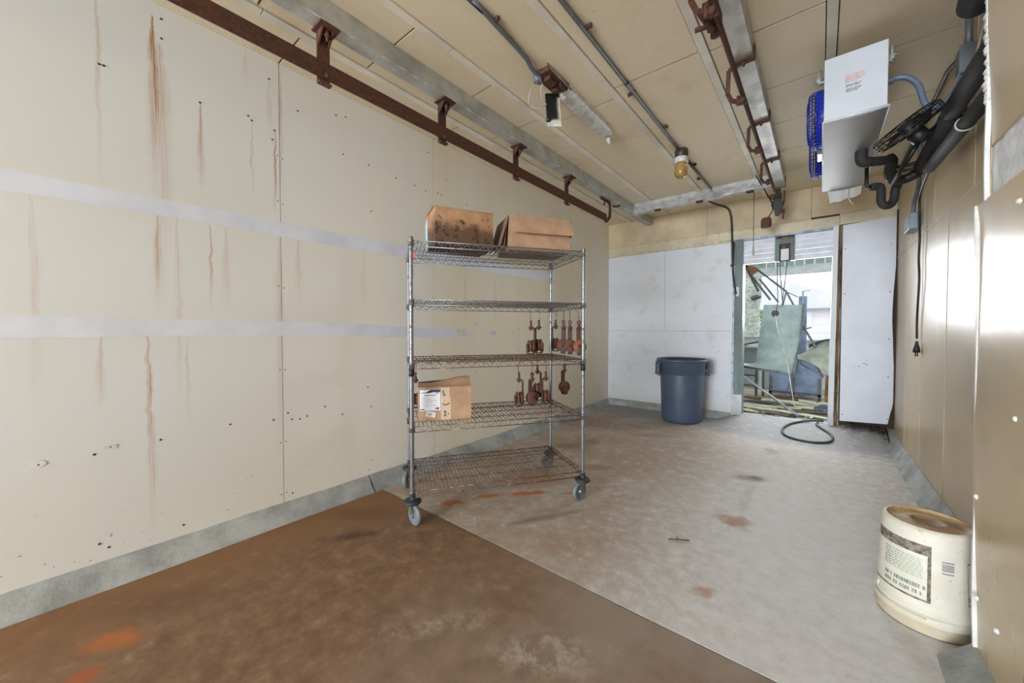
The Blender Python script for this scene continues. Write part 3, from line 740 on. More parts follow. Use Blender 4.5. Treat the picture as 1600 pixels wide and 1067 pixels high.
# ================================================================== ceiling services
def clip(p, side, mat='rustdark'): return MB().box(p[0] - .02 + side * .02, p[0] + .02 + side * .02, p[1] - .008, p[1] + .008, p[2] - .014, 2.849)
c1 = thing('conduit', 'grey conduit bending into the broken strip light fitting', 'conduit', (-1.37, 1.5, 2.83))
part(MB().tube(smooth([(-1.36, YO, 2.832), (-1.36, .6, 2.832), (-1.355, 1.33, 2.832), (-1.362, 1.5, 2.832), (-1.385, 1.8, 2.83), (-1.405, 1.9, 2.82), (-1.402, 2.0, 2.81)], 5), .013, 10), 'pipe', M['conduit'], c1)
for y in (.4, 1.5): part(MB().box(-1.374, -1.325, y - .007, y + .007, 2.828, 2.847).lathe([(0, .006), (.006, .005), (.006, 0)], 6, (-1.332, y, 2.828), (0, 0, -1)), 'pipe_clip', M['rustdark'], c1)
c2 = thing('conduit', 'long straight grey conduit on the ceiling carrying the amber jar lamp', 'conduit', (-1.015, 3.0, 2.83))
part(MB().tube([(-1.012, YO, 2.833), (-1.014, 1.5, 2.833), (-1.016, 3.63, 2.833)], .0125, 10), 'pipe', M['conduit'], c2)
part(MB().tube([(-1.014, 3.72, 2.833), (-1.005, 4.85, 2.833)], .0125, 10), 'pipe', M['conduitdark'], c2)
part(MB().lathe([(.017, -.03), (.017, .03)], 10, (-1.014, 2.45, 2.833), (0, 1, 0)), 'coupling', M['boxgrey'], c2)
for y in (.7, 1.85, 2.56, 3.15, 4.05, 4.45):
    sd = 1 if y not in (2.56, 4.45) else -1
    part(MB().box(min(-1.026, -1.015 + sd * .045), max(-1.004, -1.015 + sd * .045), y - .007, y + .007, 2.828, 2.847).lathe([(0, .006), (.006, .005), (.006, 0)], 6, (-1.015 + sd * .037, y, 2.828), (0, 0, -1)), 'pipe_clip', M['rustdark'], c2)
c3 = thing('conduit', 'dark conduit curving off the ceiling and down beside the doorway', 'conduit', (-.9, 5.57, 2.4))
part(MB().tube(smooth([(-1.09, 4.97, 2.765), (-1.08, 5.2, 2.79), (-1.03, 5.42, 2.80), (-.95, 5.545, 2.77), (-.915, 5.572, 2.66), (-.902, 5.572, 2.45), (-.893, 5.572, 2.1), (-.872, 5.568, 1.80), (-.845, 5.565, 1.66)], 6), .012, 8), 'pipe', M['conduitdark'], c3)
part(MB().box(-.912, -.87, 5.56, 5.585, 2.02, 2.045), 'pipe_clip', M['rustdark'], c3)

# ---- broken fluorescent fitting
f = thing('strip_light', 'broken white fluorescent fitting on ceiling with rusty open end and dangling cover', 'light fitting', (-1.385, 2.45, 2.82))
FX = lambda y: -1.372 - .022 * (y - 1.95)
def fx_sheet(prof, y0, y1, n=20):
    def g(u, v):
        y = y0 + (y1 - y0) * u; i = min(len(prof) - 2, int(v * (len(prof) - 1))); t = v * (len(prof) - 1) - i
        p = (prof[i][0] + (prof[i + 1][0] - prof[i][0]) * t, prof[i][1] + (prof[i + 1][1] - prof[i][1]) * t)
        return (FX(y) + p[0], y, p[1] + .0006 * mnoise.noise((y * 20, v * 4, 0)))
    return g
prof = [(-.060, 2.849), (-.058, 2.815), (-.036, 2.800), (-.030, 2.785), (.012, 2.785), (.020, 2.800), (.045, 2.806), (.060, 2.816), (.062, 2.849)]
part(MB().sheet(fx_sheet(prof, 2.20, 2.90), 20, 8, None, sm=False), 'reflector', M['porcelain'], f)
part(MB().sheet(lambda u, v: (FX(1.95 + .27 * v) + .045 + .018 * math.sin(math.pi * u), 1.95 + .27 * v, 2.849 - .045 * (1 - abs(2 * u - 1))), 6, 6, (.004, 0, 0)), 'end_shell', M['porcelain'], f)
ib = MB(); ib.box(-1.432, -1.325, 1.97, 2.20, 2.815, 2.849); ib.box(-1.40, -1.345, 2.01, 2.09, 2.79, 2.82); ib.lathe([(0, .03), (.024, .028), (.03, .0)], 10, (-1.39, 2.14, 2.815), (0, 0, -1)); ib.box(-1.37, -1.33, 2.12, 2.19, 2.80, 2.82)
part(ib, 'rusted_interior', M['rust'], f)
part(MB().lathe([(0, .045), (.026, .045), (.03, .0), (.03, -.02)], 12, (-1.42, 1.985, 2.83), (0, 0, -1)), 'cable_gland', M['conduit'], f)
part(MB().lathe([(.022, -.025), (.022, .025), (0, .03)], 10, (-1.38, 2.22, 2.80), (.3, .6, -.7)), 'lamp_socket', M['porcelain'], f)
cv = MB(); cv.obox((-1.432, 2.185, 2.70), (.77, .64, 0), (-.5, .6, .3), (-.17, .14, .97), .047, .004, .125); part(cv, 'hanging_cover', M['porcelain'], f, 'white cover hanging by its wires', bev=.002)
bb = MB(); bb.obox((-1.44, 2.165, 2.725), (.77, .64, 0), (-.5, .6, .3), (-.17, .14, .97), .034, .018, .098); bb.lathe([(0, .02), (.018, .018), (.018, 0)], 10, (-1.45, 2.15, 2.63), (.4, -.6, -.4)); bb.box(-1.42, -1.39, 2.15, 2.18, 2.79, 2.83); part(bb, 'ballast', M['black'], f, bev=.003)
part(MB().tube(smooth([(-1.40, 2.02, 2.80), (-1.43, 2.03, 2.76), (-1.435, 2.06, 2.72), (-1.43, 2.10, 2.70)], 5), .003, 5).tube(smooth([(-1.42, 1.99, 2.79), (-1.47, 1.97, 2.74), (-1.50, 2.0, 2.68), (-1.47, 2.06, 2.67), (-1.44, 2.10, 2.70)], 5), .0025, 5), 'loose_wires', M['wirewhite'], f)
ec = MB(); ec.box(-1.435, -1.34, 2.90, 2.93, 2.80, 2.849); ec.lathe([(0, .05), (.012, .048), (.016, .02), (.018, 0)], 10, (-1.385, 2.935, 2.79), (.15, .4, -.9)); part(ec, 'end_socket', M['porcelain'], f, 'corroded end socket')

# ---- amber jar lamp
j = thing('jar_lamp', 'small amber glass jar lamp hanging from the long grey conduit', 'lamp', (-1.008, 3.66, 2.85))
part(MB().lathe([(0, 0), (.055, -.002), (.058, -.02), (.056, -.062), (.05, -.07), (0, -.07)], 20, (-1.008, 3.672, 2.849)), 'junction_cap', M['conduitdark'], j)
pf = [(.05, -.07), (.062, -.078)]
for k in range(4): pf += [(.064, -.082 - k * .012), (.057, -.088 - k * .012)]
pf += [(.052, -.13), (.0, -.13)]
part(MB().lathe(pf, 20, (-1.008, 3.665, 2.849)), 'ribbed_collar', M['porcelain'], j)
part(MB().lathe([(.052, -.125), (.056, -.15), (.056, -.205), (.050, -.235), (.034, -.255), (.014, -.263), (0, -.264)], 24, (-1.008, 3.66, 2.849)), 'glass_jar', M['amber'], j)
part(MB().lathe([(.016, -.13), (.016, -.15), (.026, -.175), (.026, -.20), (.014, -.22), (0, -.224)], 16, (-1.008, 3.66, 2.849)), 'bulb', M['label'], j)

# ---- pull cord and hoist bits by the doorway
pc = thing('pull_cord', 'thin cord with pale handle hanging from ceiling in front of door header', 'cord', (-.62, 5.2, 2.08))
part(MB().tube([(-.62, 5.2, 2.848), (-.62, 5.2, 2.55), (-.621, 5.2, 2.15)], .0035, 6), 'cord', M['cable'], pc)
part(MB().lathe([(0, 0), (.011, .006), (.014, .05), (.008, .075), (.009, .12), (0, .125)], 10, (-.62, 5.2, 2.065)), 'handle', M['wirewhite'], pc)
part(MB().box(-.66, -.58, 5.16, 5.24, 2.835, 2.849), 'ceiling_plate', M['rustdark'], pc)
ho = thing('pulley_block', 'black pulley block hung from the end of the pale dented beam', 'pulley', (-.385, 5.08, 2.74))
h = MB(); h.box(-.405, -.355, 5.01, 5.05, 2.64, 2.735); part(h, 'bracket', M['rustdark'], ho)
h = MB(); h.prism([(-.425, 5.05, 2.69), (-.35, 5.05, 2.70), (-.335, 5.05, 2.56), (-.37, 5.05, 2.46), (-.405, 5.05, 2.46), (-.425, 5.05, 2.58)], (0, .012, 0)); h.prism([(-.425, 5.09, 2.69), (-.35, 5.09, 2.70), (-.335, 5.09, 2.56), (-.37, 5.09, 2.46), (-.405, 5.09, 2.46), (-.425, 5.09, 2.58)], (0, .012, 0)); part(h, 'side_plates', M['black'], ho)
part(MB().lathe([(.012, -.014), (.055, -.014), (.045, 0), (.055, .014), (.012, .014)], 18, (-.385, 5.076, 2.58), (0, 1, 0)), 'sheave', M['black'], ho)
part(MB().lathe([(.01, -.012), (.026, -.012), (.026, .012), (.01, .012)], 14, (-.43, 5.04, 2.665), (0, 1, 0)), 'side_roller', M['rustorange'], ho)
part(MB().rod((-.325, 5.07, 2.72), (-.325, 5.07, 2.58), .008).rod((-.33, 5.07, 2.50), (-.333, 5.07, 2.41), .008).box(-.36, -.32, 5.05, 5.09, 2.48, 2.52), 'hanging_rod', M['rust'], ho)
part(MB().tube([(-.555, 4.75, 2.845), (-.43, 5.06, 2.60)], .007, 6), 'stay_rod', M['cable'], ho)
part(MB().tube(smooth([(-.435, 5.07, 2.60), (-.428, 5.075, 2.53), (-.46, 5.085, 2.47), (-.465, 5.09, 2.45)], 4), .006, 6), 'rope', M['cable'], ho)
wt = thing('rope_weight', 'small rusty box weight on rope above the door header', 'weight', (-.49, 5.09, 2.34))
part(MB().lathe([(0, 0), (.045, 0), (.05, .02), (.05, .085), (.042, .11), (0, .112)], 8, (-.488, 5.09, 2.345), sm=False), 'body', M['rustorange'], wt, bev=.004)
part(MB().tube(arc((-.470, 5.09, 2.452), .012, 0, math.pi, 8, (1, 0, 0), (0, 0, 1)), .004, 6), 'eye', M['rustdark'], wt)

# ================================================================== cooling unit and its pipes
ev = thing('cooling_unit', 'white ceiling-hung cooling unit with two blue fan guards', 'cooling unit', (.13, 3.5, 2.40))
part(MB().box(.002, .258, 2.862, 4.22, 2.412, 2.755), 'casing', M['evap'], ev, bev=.004)
part(MB().box(-.002, .262, 2.855, 2.863, 2.405, 2.760), 'end_panel', M['evap'], ev, bev=.003)
part(MB().sheet(lambda u, v: (-.004 + .272 * u, 2.85 + 1.40 * v, 2.398 - .012 * math.sin(math.pi * u)), 8, 8, (0, 0, .006)), 'drain_pan', M['evapunder'], ev)
part(MB().tube([(-.004, 2.852, 2.402), (.268, 2.852, 2.402)], .0085, 8), 'pan_lip', M['evap'], ev)
part(MB().tube([(-.004, 2.85, 2.402), (-.004, 4.25, 2.402), (.268, 4.25, 2.402), (.268, 2.85, 2.402)], .005, 6), 'pan_rim', M['evap'], ev)
def fan_guard(cy, cz, R):
    g = MB()
    n = 44
    for (x, r) in ((-.005, R), (-.04, R), (-.062, R * .97), (-.078, R * .88), (-.084, R * .70), (-.086, R * .5), (-.086, R * .3)):
        g.tube([(x, cy + r * math.cos(k * math.tau / n), cz + r * math.sin(k * math.tau / n)) for k in range(n)], .0022, 5, closed=True)
    for k in range(36):
        a = k * math.tau / 36; c_, s_ = math.cos(a), math.sin(a)
        g.tube([(-.003, cy + R * c_, cz + R * s_), (-.05, cy + R * c_, cz + R * s_), (-.075, cy + R * .92 * c_, cz + R * .92 * s_), (-.086, cy + R * .6 * c_, cz + R * .6 * s_), (-.087, cy + R * .2 * c_, cz + R * .2 * s_)], .0024, 5)
    gd = part(g, 'fan_guard', M['blue'], ev)
    part(MB().lathe([(R * 1.0, .0), (R * .99, .040), (R * .95, .042), (R * .95, 0)], 36, (0, cy, cz), (-1, 0, 0)), 'shroud', M['blue'], gd)
    bl = MB().lathe([(0, .04), (.03, .038), (.035, 0)], 12, (-.015, cy, cz), (-1, 0, 0))
    for k in range(4):
        a = k * math.tau / 4 + .3; rd = Vector((0, math.cos(a), math.sin(a))); tg = Vector((0, -math.sin(a), math.cos(a)))
        bl.obox(Vector((-.03, cy, cz)) + rd * R * .5, rd, tg + Vector((.5, 0, 0)), rd.cross(tg + Vector((.5, 0, 0))), R * .42, .045, .002)
    part(bl, 'fan_blades', M['steeldark'], gd)
fan_guard(3.215, 2.575, .175); fan_guard(3.83, 2.575, .175)
part(MB().box(-.035, .0, 3.45, 3.60, 2.44, 2.60), 'side_bracket', M['evap'], ev, bev=.003)
for (x, y) in ((-.03, 3.11), (.300, 3.11), (-.03, 4.0), (.300, 4.0)):
    hm = MB(); hm.box(min(x, .13), max(x, .13), y - .012, y + .012, 2.757, 2.768); hm.rod((x, y, 2.755), (x, y, 2.848), .006)
    hm.lathe([(0, .008), (.015, .008), (.015, -.008), (0, -.008)], 6, (x, y, 2.775), sm=False); hm.lathe([(0, .004), (.022, .004), (.022, -.004), (0, -.004)], 10, (x, y, 2.787))
    part(hm, 'hanger_bolt', M['galv'], ev)
for (y, z) in ((3.0, 2.70), (3.05, 2.50), (3.45, 2.70)): part(MB().box(.258, .276, y - .02, y + .02, z - .025, z + .025), 'latch', M['evap'], ev, bev=.003)
tx = MB()
for k, (w, z) in enumerate([(.078, 2.633), (.082, 2.625), (.080, 2.617), (.083, 2.609), (.07, 2.601), (.05, 2.593)]):
    x = .088
    while x < .088 + w:
        l = random.uniform(.012, .034); tx.box(x, min(x + l, .088 + w), 2.8538, 2.8552, z - .0028, z + .0028); x += l + .003
part(tx, 'red_notice', M['redink'], ev)
tx = MB()
for k, (w, z) in enumerate([(.064, 2.577), (.06, 2.570), (.066, 2.555), (.06, 2.548), (.05, 2.541)]):
    x = .092
    while x < .092 + w:
        l = random.uniform(.012, .03); tx.box(x, min(x + l, .092 + w), 2.8538, 2.8552, z - .0025, z + .0025); x += l + .003
part(tx, 'grey_notice', M['greyink'], ev)
ps = thing('plastic_sheet', 'torn white plastic scrap hanging below far end of the cooling unit', 'sheet', (.14, 4.27, 2.3))
part(MB().sheet(lambda u, v: (.03 + .22 * u + .02 * v * (1 - u), 4.262 + .10 * v, 2.397 - .085 * v * (1 - .45 * u) + .006 * math.sin(u * 14)), 14, 6, (0, .0015, 0)), 'scrap', M['frost'], ps)
part(MB().tube(smooth([(.17, 4.26, 2.395), (.168, 4.27, 2.33), (.18, 4.28, 2.28), (.20, 4.29, 2.262)], 5), .005, 6), 'tube', M['wirewhite'], ps)

pp = thing('insulated_pipe', 'thick black insulated pipe along right wall to the cooling unit', 'pipe', (.5, 3.0, 2.3))
part(MB().tube([(.515, 2.10, 2.303), (.51, 2.49, 2.316), (.51, 2.97, 2.330)], .041, 16), 'sleeve', M['insul'], pp)
part(MB().tube([(.51, 2.975, 2.330), (.51, 3.55, 2.312), (.49, 3.72, 2.265)], [.039, .037, .035], 16), 'sleeve', M['insul'], pp)
part(MB().tube(smooth([(.49, 3.70, 2.255), (.43, 3.72, 2.235), (.37, 3.68, 2.24), (.35, 3.62, 2.275), (.352, 3.56, 2.32), (.335, 3.52, 2.335)], 6), .032, 14), 'bend', M['black'], pp)
part(MB().tube(smooth([(.345, 3.53, 2.325), (.29, 3.48, 2.315), (.225, 3.44, 2.312)], 4), .030, 14), 'branch', M['insul'], pp)
part(MB().tube(smooth([(.235, 3.445, 2.312), (.205, 3.43, 2.315), (.195, 3.425, 2.345), (.195, 3.425, 2.395)], 5), .034, 14), 'elbow', M['insul'], pp)
part(MB().tube(smooth([(.34, 3.60, 2.30), (.42, 3.64, 2.30), (.52, 3.62, 2.31)], 4), .012, 8), 'small_line', M['black'], pp)
part(MB().tube(smooth([(.345, 3.62, 2.27), (.42, 3.66, 2.275), (.53, 3.64, 2.28)], 4), .010, 8), 'small_line', M['black'], pp)
p2 = thing('insulated_pipe', 'thinner black insulated pipe strapped below the thick pipe on right wall', 'pipe', (.53, 2.8, 2.15))
part(MB().tube([(.522, 2.10, 2.140), (.52, 2.83, 2.185), (.52, 3.55, 2.228)], .031, 14), 'sleeve', M['insul'], p2)
part(MB().tube(arc((.52, 2.76, 2.180), .034, 0, math.tau, 16, (1, 0, 0), (0, .05, 1)), .004, 6), 'tie', M['wirewhite'], p2)
part(MB().strip([(.55, 2.76, 2.19), (.60, 2.75, 2.21)], .012, .012), 'tie_bracket', M['wirewhite'], p2)
tr = thing('drain_trap', 'black insulated u-shaped drain trap hanging below the cooling unit', 'pipe', (.36, 3.95, 2.2))
part(MB().tube(smooth([(.27, 3.78, 2.235), (.315, 3.80, 2.235), (.325, 3.80, 2.19), (.325, 3.80, 2.13), (.345, 3.81, 2.095), (.375, 3.83, 2.10), (.395, 3.84, 2.14), (.40, 3.84, 2.20), (.41, 3.82, 2.235)], 6), .026, 14), 'sleeve', M['insul'], tr)
part(MB().tube([(.245, 3.775, 2.392), (.245, 3.775, 2.26), (.25, 3.776, 2.24), (.28, 3.785, 2.235)], .012, 10), 'drain_stub', M['black'], tr)
p3 = thing('insulated_pipe', 'short fat black pipe end poking out above the grey junction box', 'pipe', (.52, 2.45, 2.62))
part(MB().tube([(.51, 2.10, 2.60), (.50, 2.50, 2.615), (.50, 2.56, 2.615), (.50, 2.60, 2.615)], [.062, .062, .056, .03], 18), 'sleeve', M['insul'], p3)

wf = thing('wall_fan', 'black wire cage fan tilted beside the cooling unit', 'fan', (.36, 3.0, 2.30))
Lx = Vector((.594, .49, .64)).normalized(); vd = Vector((.36, 3.0, 1.1)).normalized()
Nn = Lx.cross(vd).normalized(); Nn = (Nn * math.cos(math.radians(9)) - vd * math.sin(math.radians(9))).normalized(); Mm = Nn.cross(Lx).normalized()
fc = Vector((.355, 3.0, 2.315)); g = MB(); nr = 40
def fpt(r, a, h): return fc + Lx * r * .74 * math.cos(a) + Mm * r * .74 * math.sin(a) + Nn * h * .85
for (r, h_) in ((.205, 0), (.205, .018), (.205, -.018), (.19, .034), (.13, .042), (.06, .045), (.18, -.034), (.10, -.045)):
    g.tube([fpt(r, k * math.tau / nr, h_) for k in range(nr)], .0016 if abs(h_) > .03 else .0026, 5, closed=True)
for k in range(24):
    a = k * math.tau / 24
    g.tube([fpt(.04, a, .045), fpt(.16, a, .040), fpt(.195, a, .030), fpt(.205, a, 0), fpt(.19, a, -.032), fpt(.05, a, -.046)], .0015, 4)
part(g, 'cage', M['fanblack'], wf)
bl = MB().lathe([(0, .03), (.035, .025), (.04, -.02)], 14, fc, Nn)
for k in range(4):
    a = k * math.tau / 4; rd = (Lx * math.cos(a) + Mm * math.sin(a)); tg = (Nn.cross(rd) + Nn * .45).normalized()
    bl.obox(fc + rd * .08, rd, tg, rd.cross(tg), .05, .032, .002)
part(bl, 'blades', M['black'], wf)
part(MB().lathe([(0, -.115), (.03, -.112), (.042, -.095), (.042, -.05), (.03, -.04)], 16, fc, Nn), 'motor', M['black'], wf)
mo = fc - Nn * .09
part(MB().tube([mo, mo - Lx * .10 + Vector((.02, 0, -.02)), mo - Lx * .24 + Vector((.05, .25, -.03))], .012, 8).tube([mo, mo + Lx * .1, (.56, 3.22, 2.40)], .008, 6), 'yoke', M['fanblack'], wf)
part(MB().rod((.56, 3.22, 2.40), (.608, 3.28, 2.40), .014, 8).box(.598, .610, 3.22, 3.34, 2.33, 2.47), 'wall_bracket', M['fanblack'], wf)

bh = thing('flexible_conduit', 'blue-grey flexible conduit looping from cooling unit to the right wall', 'conduit', (.4, 3.1, 2.5))
hp = smooth([(.262, 3.05, 2.620), (.30, 3.06, 2.632), (.355, 3.06, 2.618), (.398, 3.05, 2.555), (.416, 3.03, 2.46), (.432, 3.0, 2.392), (.465, 2.98, 2.378), (.505, 3.0, 2.42), (.545, 3.03, 2.49), (.560, 3.045, 2.536)], 8)
part(MB().tube(hp, [.0135 + .0012 * (k % 2) for k in range(len(hp))], 10), 'hose', M['bluegrey'], bh)
part(MB().lathe([(.02, -.02), (.02, .02), (.016, .03)], 12, (.275, 3.055, 2.625), (1, 0, 0)), 'gland', M['boxgrey'], bh)
jb = thing('junction_box', 'grey junction box high on right wall below the fat pipe end', 'box', (.585, 3.12, 2.62))
part(MB().box(.540, .608, 3.0, 3.085, 2.535, 2.668), 'box_body', M['boxgrey'], jb, bev=.004)
part(MB().box(.536, .609, 2.994, 3.001, 2.531, 2.672), 'box_cover', M['boxgrey'], jb, bev=.002)
part(MB().rod((.575, 3.04, 2.66), (.575, 3.04, 2.846), .014, 10).lathe([(.019, -.012), (.019, .012)], 10, (.575, 3.04, 2.68)), 'conduit_stub', M['conduit'], jb)
c4 = thing('conduit', 'dark conduit running along the top of the right wall', 'conduit', (.59, 3.8, 2.8))
part(MB().tube(smooth([(.590, 3.085, 2.62), (.588, 3.2, 2.70), (.586, 3.5, 2.79), (.59, 3.8, 2.80), (.59, 5.56, 2.80)], 5), .013, 8), 'pipe', M['conduitdark'], c4)
ob = thing('outlet_box', 'grey outlet box low on conduit of the right wall near the corner', 'box', (.58, 4.62, 2.1))
part(MB().box(.545, .609, 4.42, 4.66, 2.02, 2.15), 'box_body', M['boxgrey'], ob, bev=.004)
part(MB().prism([(.55, 4.66, 2.14), (.55, 4.66, 2.03), (.575, 4.82, 2.085)], (.05, 0, 0)), 'twist_connector', M['boxgrey'], ob, bev=.003)
part(MB().tube(smooth([(.577, 4.50, 2.15), (.577, 4.47, 2.24), (.585, 4.40, 2.32), (.588, 4.36, 2.42), (.588, 4.35, 2.84)], 5), .014, 8), 'riser', M['conduit'], ob)
part(MB().lathe([(.018, -.02), (.018, .02)], 10, (.588, 4.35, 2.47)), 'coupling', M['conduit'], ob)
pcd = thing('power_cord', 'black power cord with plug dangling down the right wall', 'cord', (.57, 4.25, 1.05))
part(MB().tube(smooth([(.54, 3.30, 2.38), (.56, 3.8, 2.30), (.572, 4.18, 2.24), (.578, 4.26, 2.15), (.580, 4.25, 2.0), (.58, 4.235, 1.90), (.582, 4.27, 1.75), (.584, 4.25, 1.6), (.586, 4.30, 1.38), (.588, 4.33, 1.25), (.588, 4.32, 1.13)], 6), .0075, 8), 'cable', M['black'], pcd)
part(MB().lathe([(.008, .09), (.012, .06), (.02, .03), (.022, 0), (0, 0)], 10, (.585, 4.30, 1.02)).rod((.578, 4.29, 1.02), (.578, 4.285, .99), .004).rod((.592, 4.31, 1.02), (.592, 4.315, .99), .004), 'plug', M['black'], pcd)
tw = thing('wire', 'thin pale wire drooping beside the grey junction box', 'wire', (.55, 2.8, 2.6))
part(MB().tube(smooth([(.50, 2.35, 2.50), (.54, 2.6, 2.56), (.57, 2.9, 2.50), (.60, 3.0, 2.36)], 5), .005, 6), 'strand', M['wirewhite'], tw)

# ================================================================== bucket, bin, hose, litter
bk = thing('bucket', 'dirty white plastic bucket standing upside down by right wall', 'bucket', (.355, 2.29, 0))
BC = (.355, 2.29, 0)
pf = [(.148, .004), (.153, .012), (.152, .045), (.156, .048), (.156, .056), (.150, .060), (.150, .080), (.156, .083), (.156, .091), (.149, .096), (.148, .12), (.136, .395), (.131, .408), (.122, .412)]
part(MB().lathe(pf, 56, BC), 'shell', M['bucket'], bk)
part(MB().lathe([(.123, .411), (.118, .402), (.09, .400), (.06, .403), (.05, .406), (.045, .402), (0, .400)], 48, BC), 'base', M['buckettop'], bk, 'rust ringed base facing up')
part(MB().tube(arc((.355, 2.29, .069), .1535, math.radians(150), math.radians(262), 24, (1, 0, 0), (0, 1, 0)), .003, 6), 'wire_handle', M['bucket'], bk)
part(MB().box(.206, .224, 2.255, 2.275, .085, .115), 'handle_ear', M['bucket'], bk, bev=.003)
def rad(z): return .148 - (.012) * (z - .12) / .275 + .0009
def decal(mb, a0, a1, z0, z1, n=8):
    a0, a1 = math.radians(a0), math.radians(a1)
    vs = []; 
    for z in (z0, z1):
        for k in range(n + 1):
            a = a0 + (a1 - a0) * k / n; r = rad(z); vs.append((BC[0] + r * math.cos(a), BC[1] + r * math.sin(a), z))
    mb.add(vs, [(k, k + 1, n + 1 + k + 1, n + 1 + k) for k in range(n)], 0, True)
lb = MB(); decal(lb, 180, 266, .312, .352, 24); decal(lb, 262, 266, .135, .312, 2); decal(lb, 186, 266, .132, .139, 22)
part(lb, 'label_border', plain('worn_black_print', (64, 62, 60), .7, 0, .3, 60, c2=(150, 140, 122)), bk)
lt = MB()
for r_, z in enumerate([.292, .282, .272, .262, .252, .242, .232, .222]):
    a = 206
    while a < 256:
        l = random.uniform(2, 6); decal(lt, a, min(a + l, 257), z - .0025, z + .0025, 2); a += l + 1.4
part(lt, 'small_print', plain('faded_green_print', (172, 184, 164), .7), bk)
lt = MB()
for z, a_end in ((.185, 258), (.160, 258)):
    a = 208
    while a < a_end:
        l = random.uniform(2.0, 3.2); decal(lt, a, a + l, z - .0075, z + .0075, 2); a += l + (.7 if random.random() < .85 else 3.0)
part(lt, 'upside_down_lettering', plain('teal_print', (82, 118, 112), .7, 0, .3, 80, c2=(170, 168, 150)), bk)
lt = MB()
for z in (.305, .295, .288, .281, .274, .262): decal(lt, 277, 291, z - .0025, z + .0022, 4)
decal(lt, 308, 318, .15, .158, 3); decal(lt, 308, 318, .17, .185, 3); decal(lt, 308, 309, .16, .31, 1); decal(lt, 308, 318, .305, .31, 3)
part(lt, 'side_print', M['greyink'], bk)

tc = thing('trash_can', 'slate blue round plastic bin standing by the white back wall', 'trash can', (-1.39, 5.17, 0.0))
TC = (-1.39, 5.17, floor_z(-1.39, 5.17))
part(MB().lathe([(0, .0), (.225, .0), (.236, .012), (.240, .03), (.262, .60), (.262, .615), (.276, .62), (.280, .765), (.283, .772)], 56, TC), 'body', M['can'], tc)
part(MB().lathe([(.282, .765), (.300, .768), (.307, .778), (.307, .797), (.300, .803), (.284, .80), (.276, .78)], 56, TC), 'rim', M['can'], tc)
part(MB().lathe([(.278, .785), (.258, .60), (.23, .03), (0, .03)], 40, TC), 'inside', M['candark'], tc)
for an in (212, 32):
    a = math.radians(an); e1 = Vector((math.cos(a), math.sin(a), 0)); e2 = Vector((-math.sin(a), math.cos(a), 0)); ez = Vector((0, 0, 1)); p = Vector(TC)
    hm = MB(); hm.obox(p + e1 * .287 + ez * .755, e1, e2, ez, .026, .075, .012); hm.obox(p + e1 * .302 + ez * .665 + e2 * .066, e1, e2, ez, .012, .011, .08); hm.obox(p + e1 * .302 + ez * .665 - e2 * .066, e1, e2, ez, .012, .011, .08); hm.obox(p + e1 * .296 + ez * .610, e1, e2, ez, .024, .076, .014); hm.obox(p + e1 * .300 + ez * .70, e1, e2, ez, .012, .055, .03)
    part(hm, 'handle', M['can'], tc, bev=.004)

hs = thing('garden_hose', 'dark green hose looped on floor in the doorway', 'hose', (0, 5.3, .03))
hp = [(.04, 5.72, .115), (-.06, 5.66, .115), (-.17, 5.57, .11), (-.27, 5.43, .085), (-.325, 5.28, .055), (-.29, 5.14, .028), (-.18, 5.06, .018), (-.03, 5.05, .02), (.08, 5.12, .03), (.115, 5.22, .055), (.09, 5.33, .08), (.02, 5.44, .105), (-.02, 5.52, .115), (-.01, 5.6, .118)]
part(MB().tube(smooth([(x, y, max(floor_z(x, y) + .013, z * 0 + floor_z(x, y) + .013) if y < 5.58 else z + .008) for x, y, z in hp], 8), .0115, 10), 'tube', M['hose'], hs)
lf = MB()
for k in range(1500):
    t = random.random(); x = .25 + .34 * t + random.gauss(0, .04); y = 5.57 - abs(random.gauss(0, .07)) - (.10 if random.random() < .35 else 0) * t - .22 * random.random() * max(0, t - .5)
    x = min(max(x, .19), .545); y = min(y, 5.575)
    z = floor_z(x, y) + .003 + .02 * random.random() * (1 if y > 5.48 else .2); a = random.random() * 6.28; s = random.uniform(.005, .013)
    e1 = Vector((math.cos(a), math.sin(a), random.uniform(-.4, .4))) * s; e2 = Vector((-math.sin(a), math.cos(a), random.uniform(-.4, .4))) * s * .5; c = Vector((x, y, z + .004))
    lf.add([c - e1, c - e2, c + e1, c + e2], [(0, 1, 2, 3)])
o = lf.build('leaf_litter', M['leaf'])
o['kind'] = 'stuff'; o['label'] = 'brown dry leaf litter swept below the smooth white panel'; o['category'] = 'leaves'
tg = thing('twig', 'tiny forked dry twig lying on the pale floor slab', 'twig', (-.607, 2.224, 0))
part(MB().tube([(-.655, 2.20, .005), (-.61, 2.22, .008), (-.56, 2.26, .005)], .003, 5).tube([(-.61, 2.22, .007), (-.625, 2.26, .006)], .002, 5), 'stem', M['plankdark'], tg)

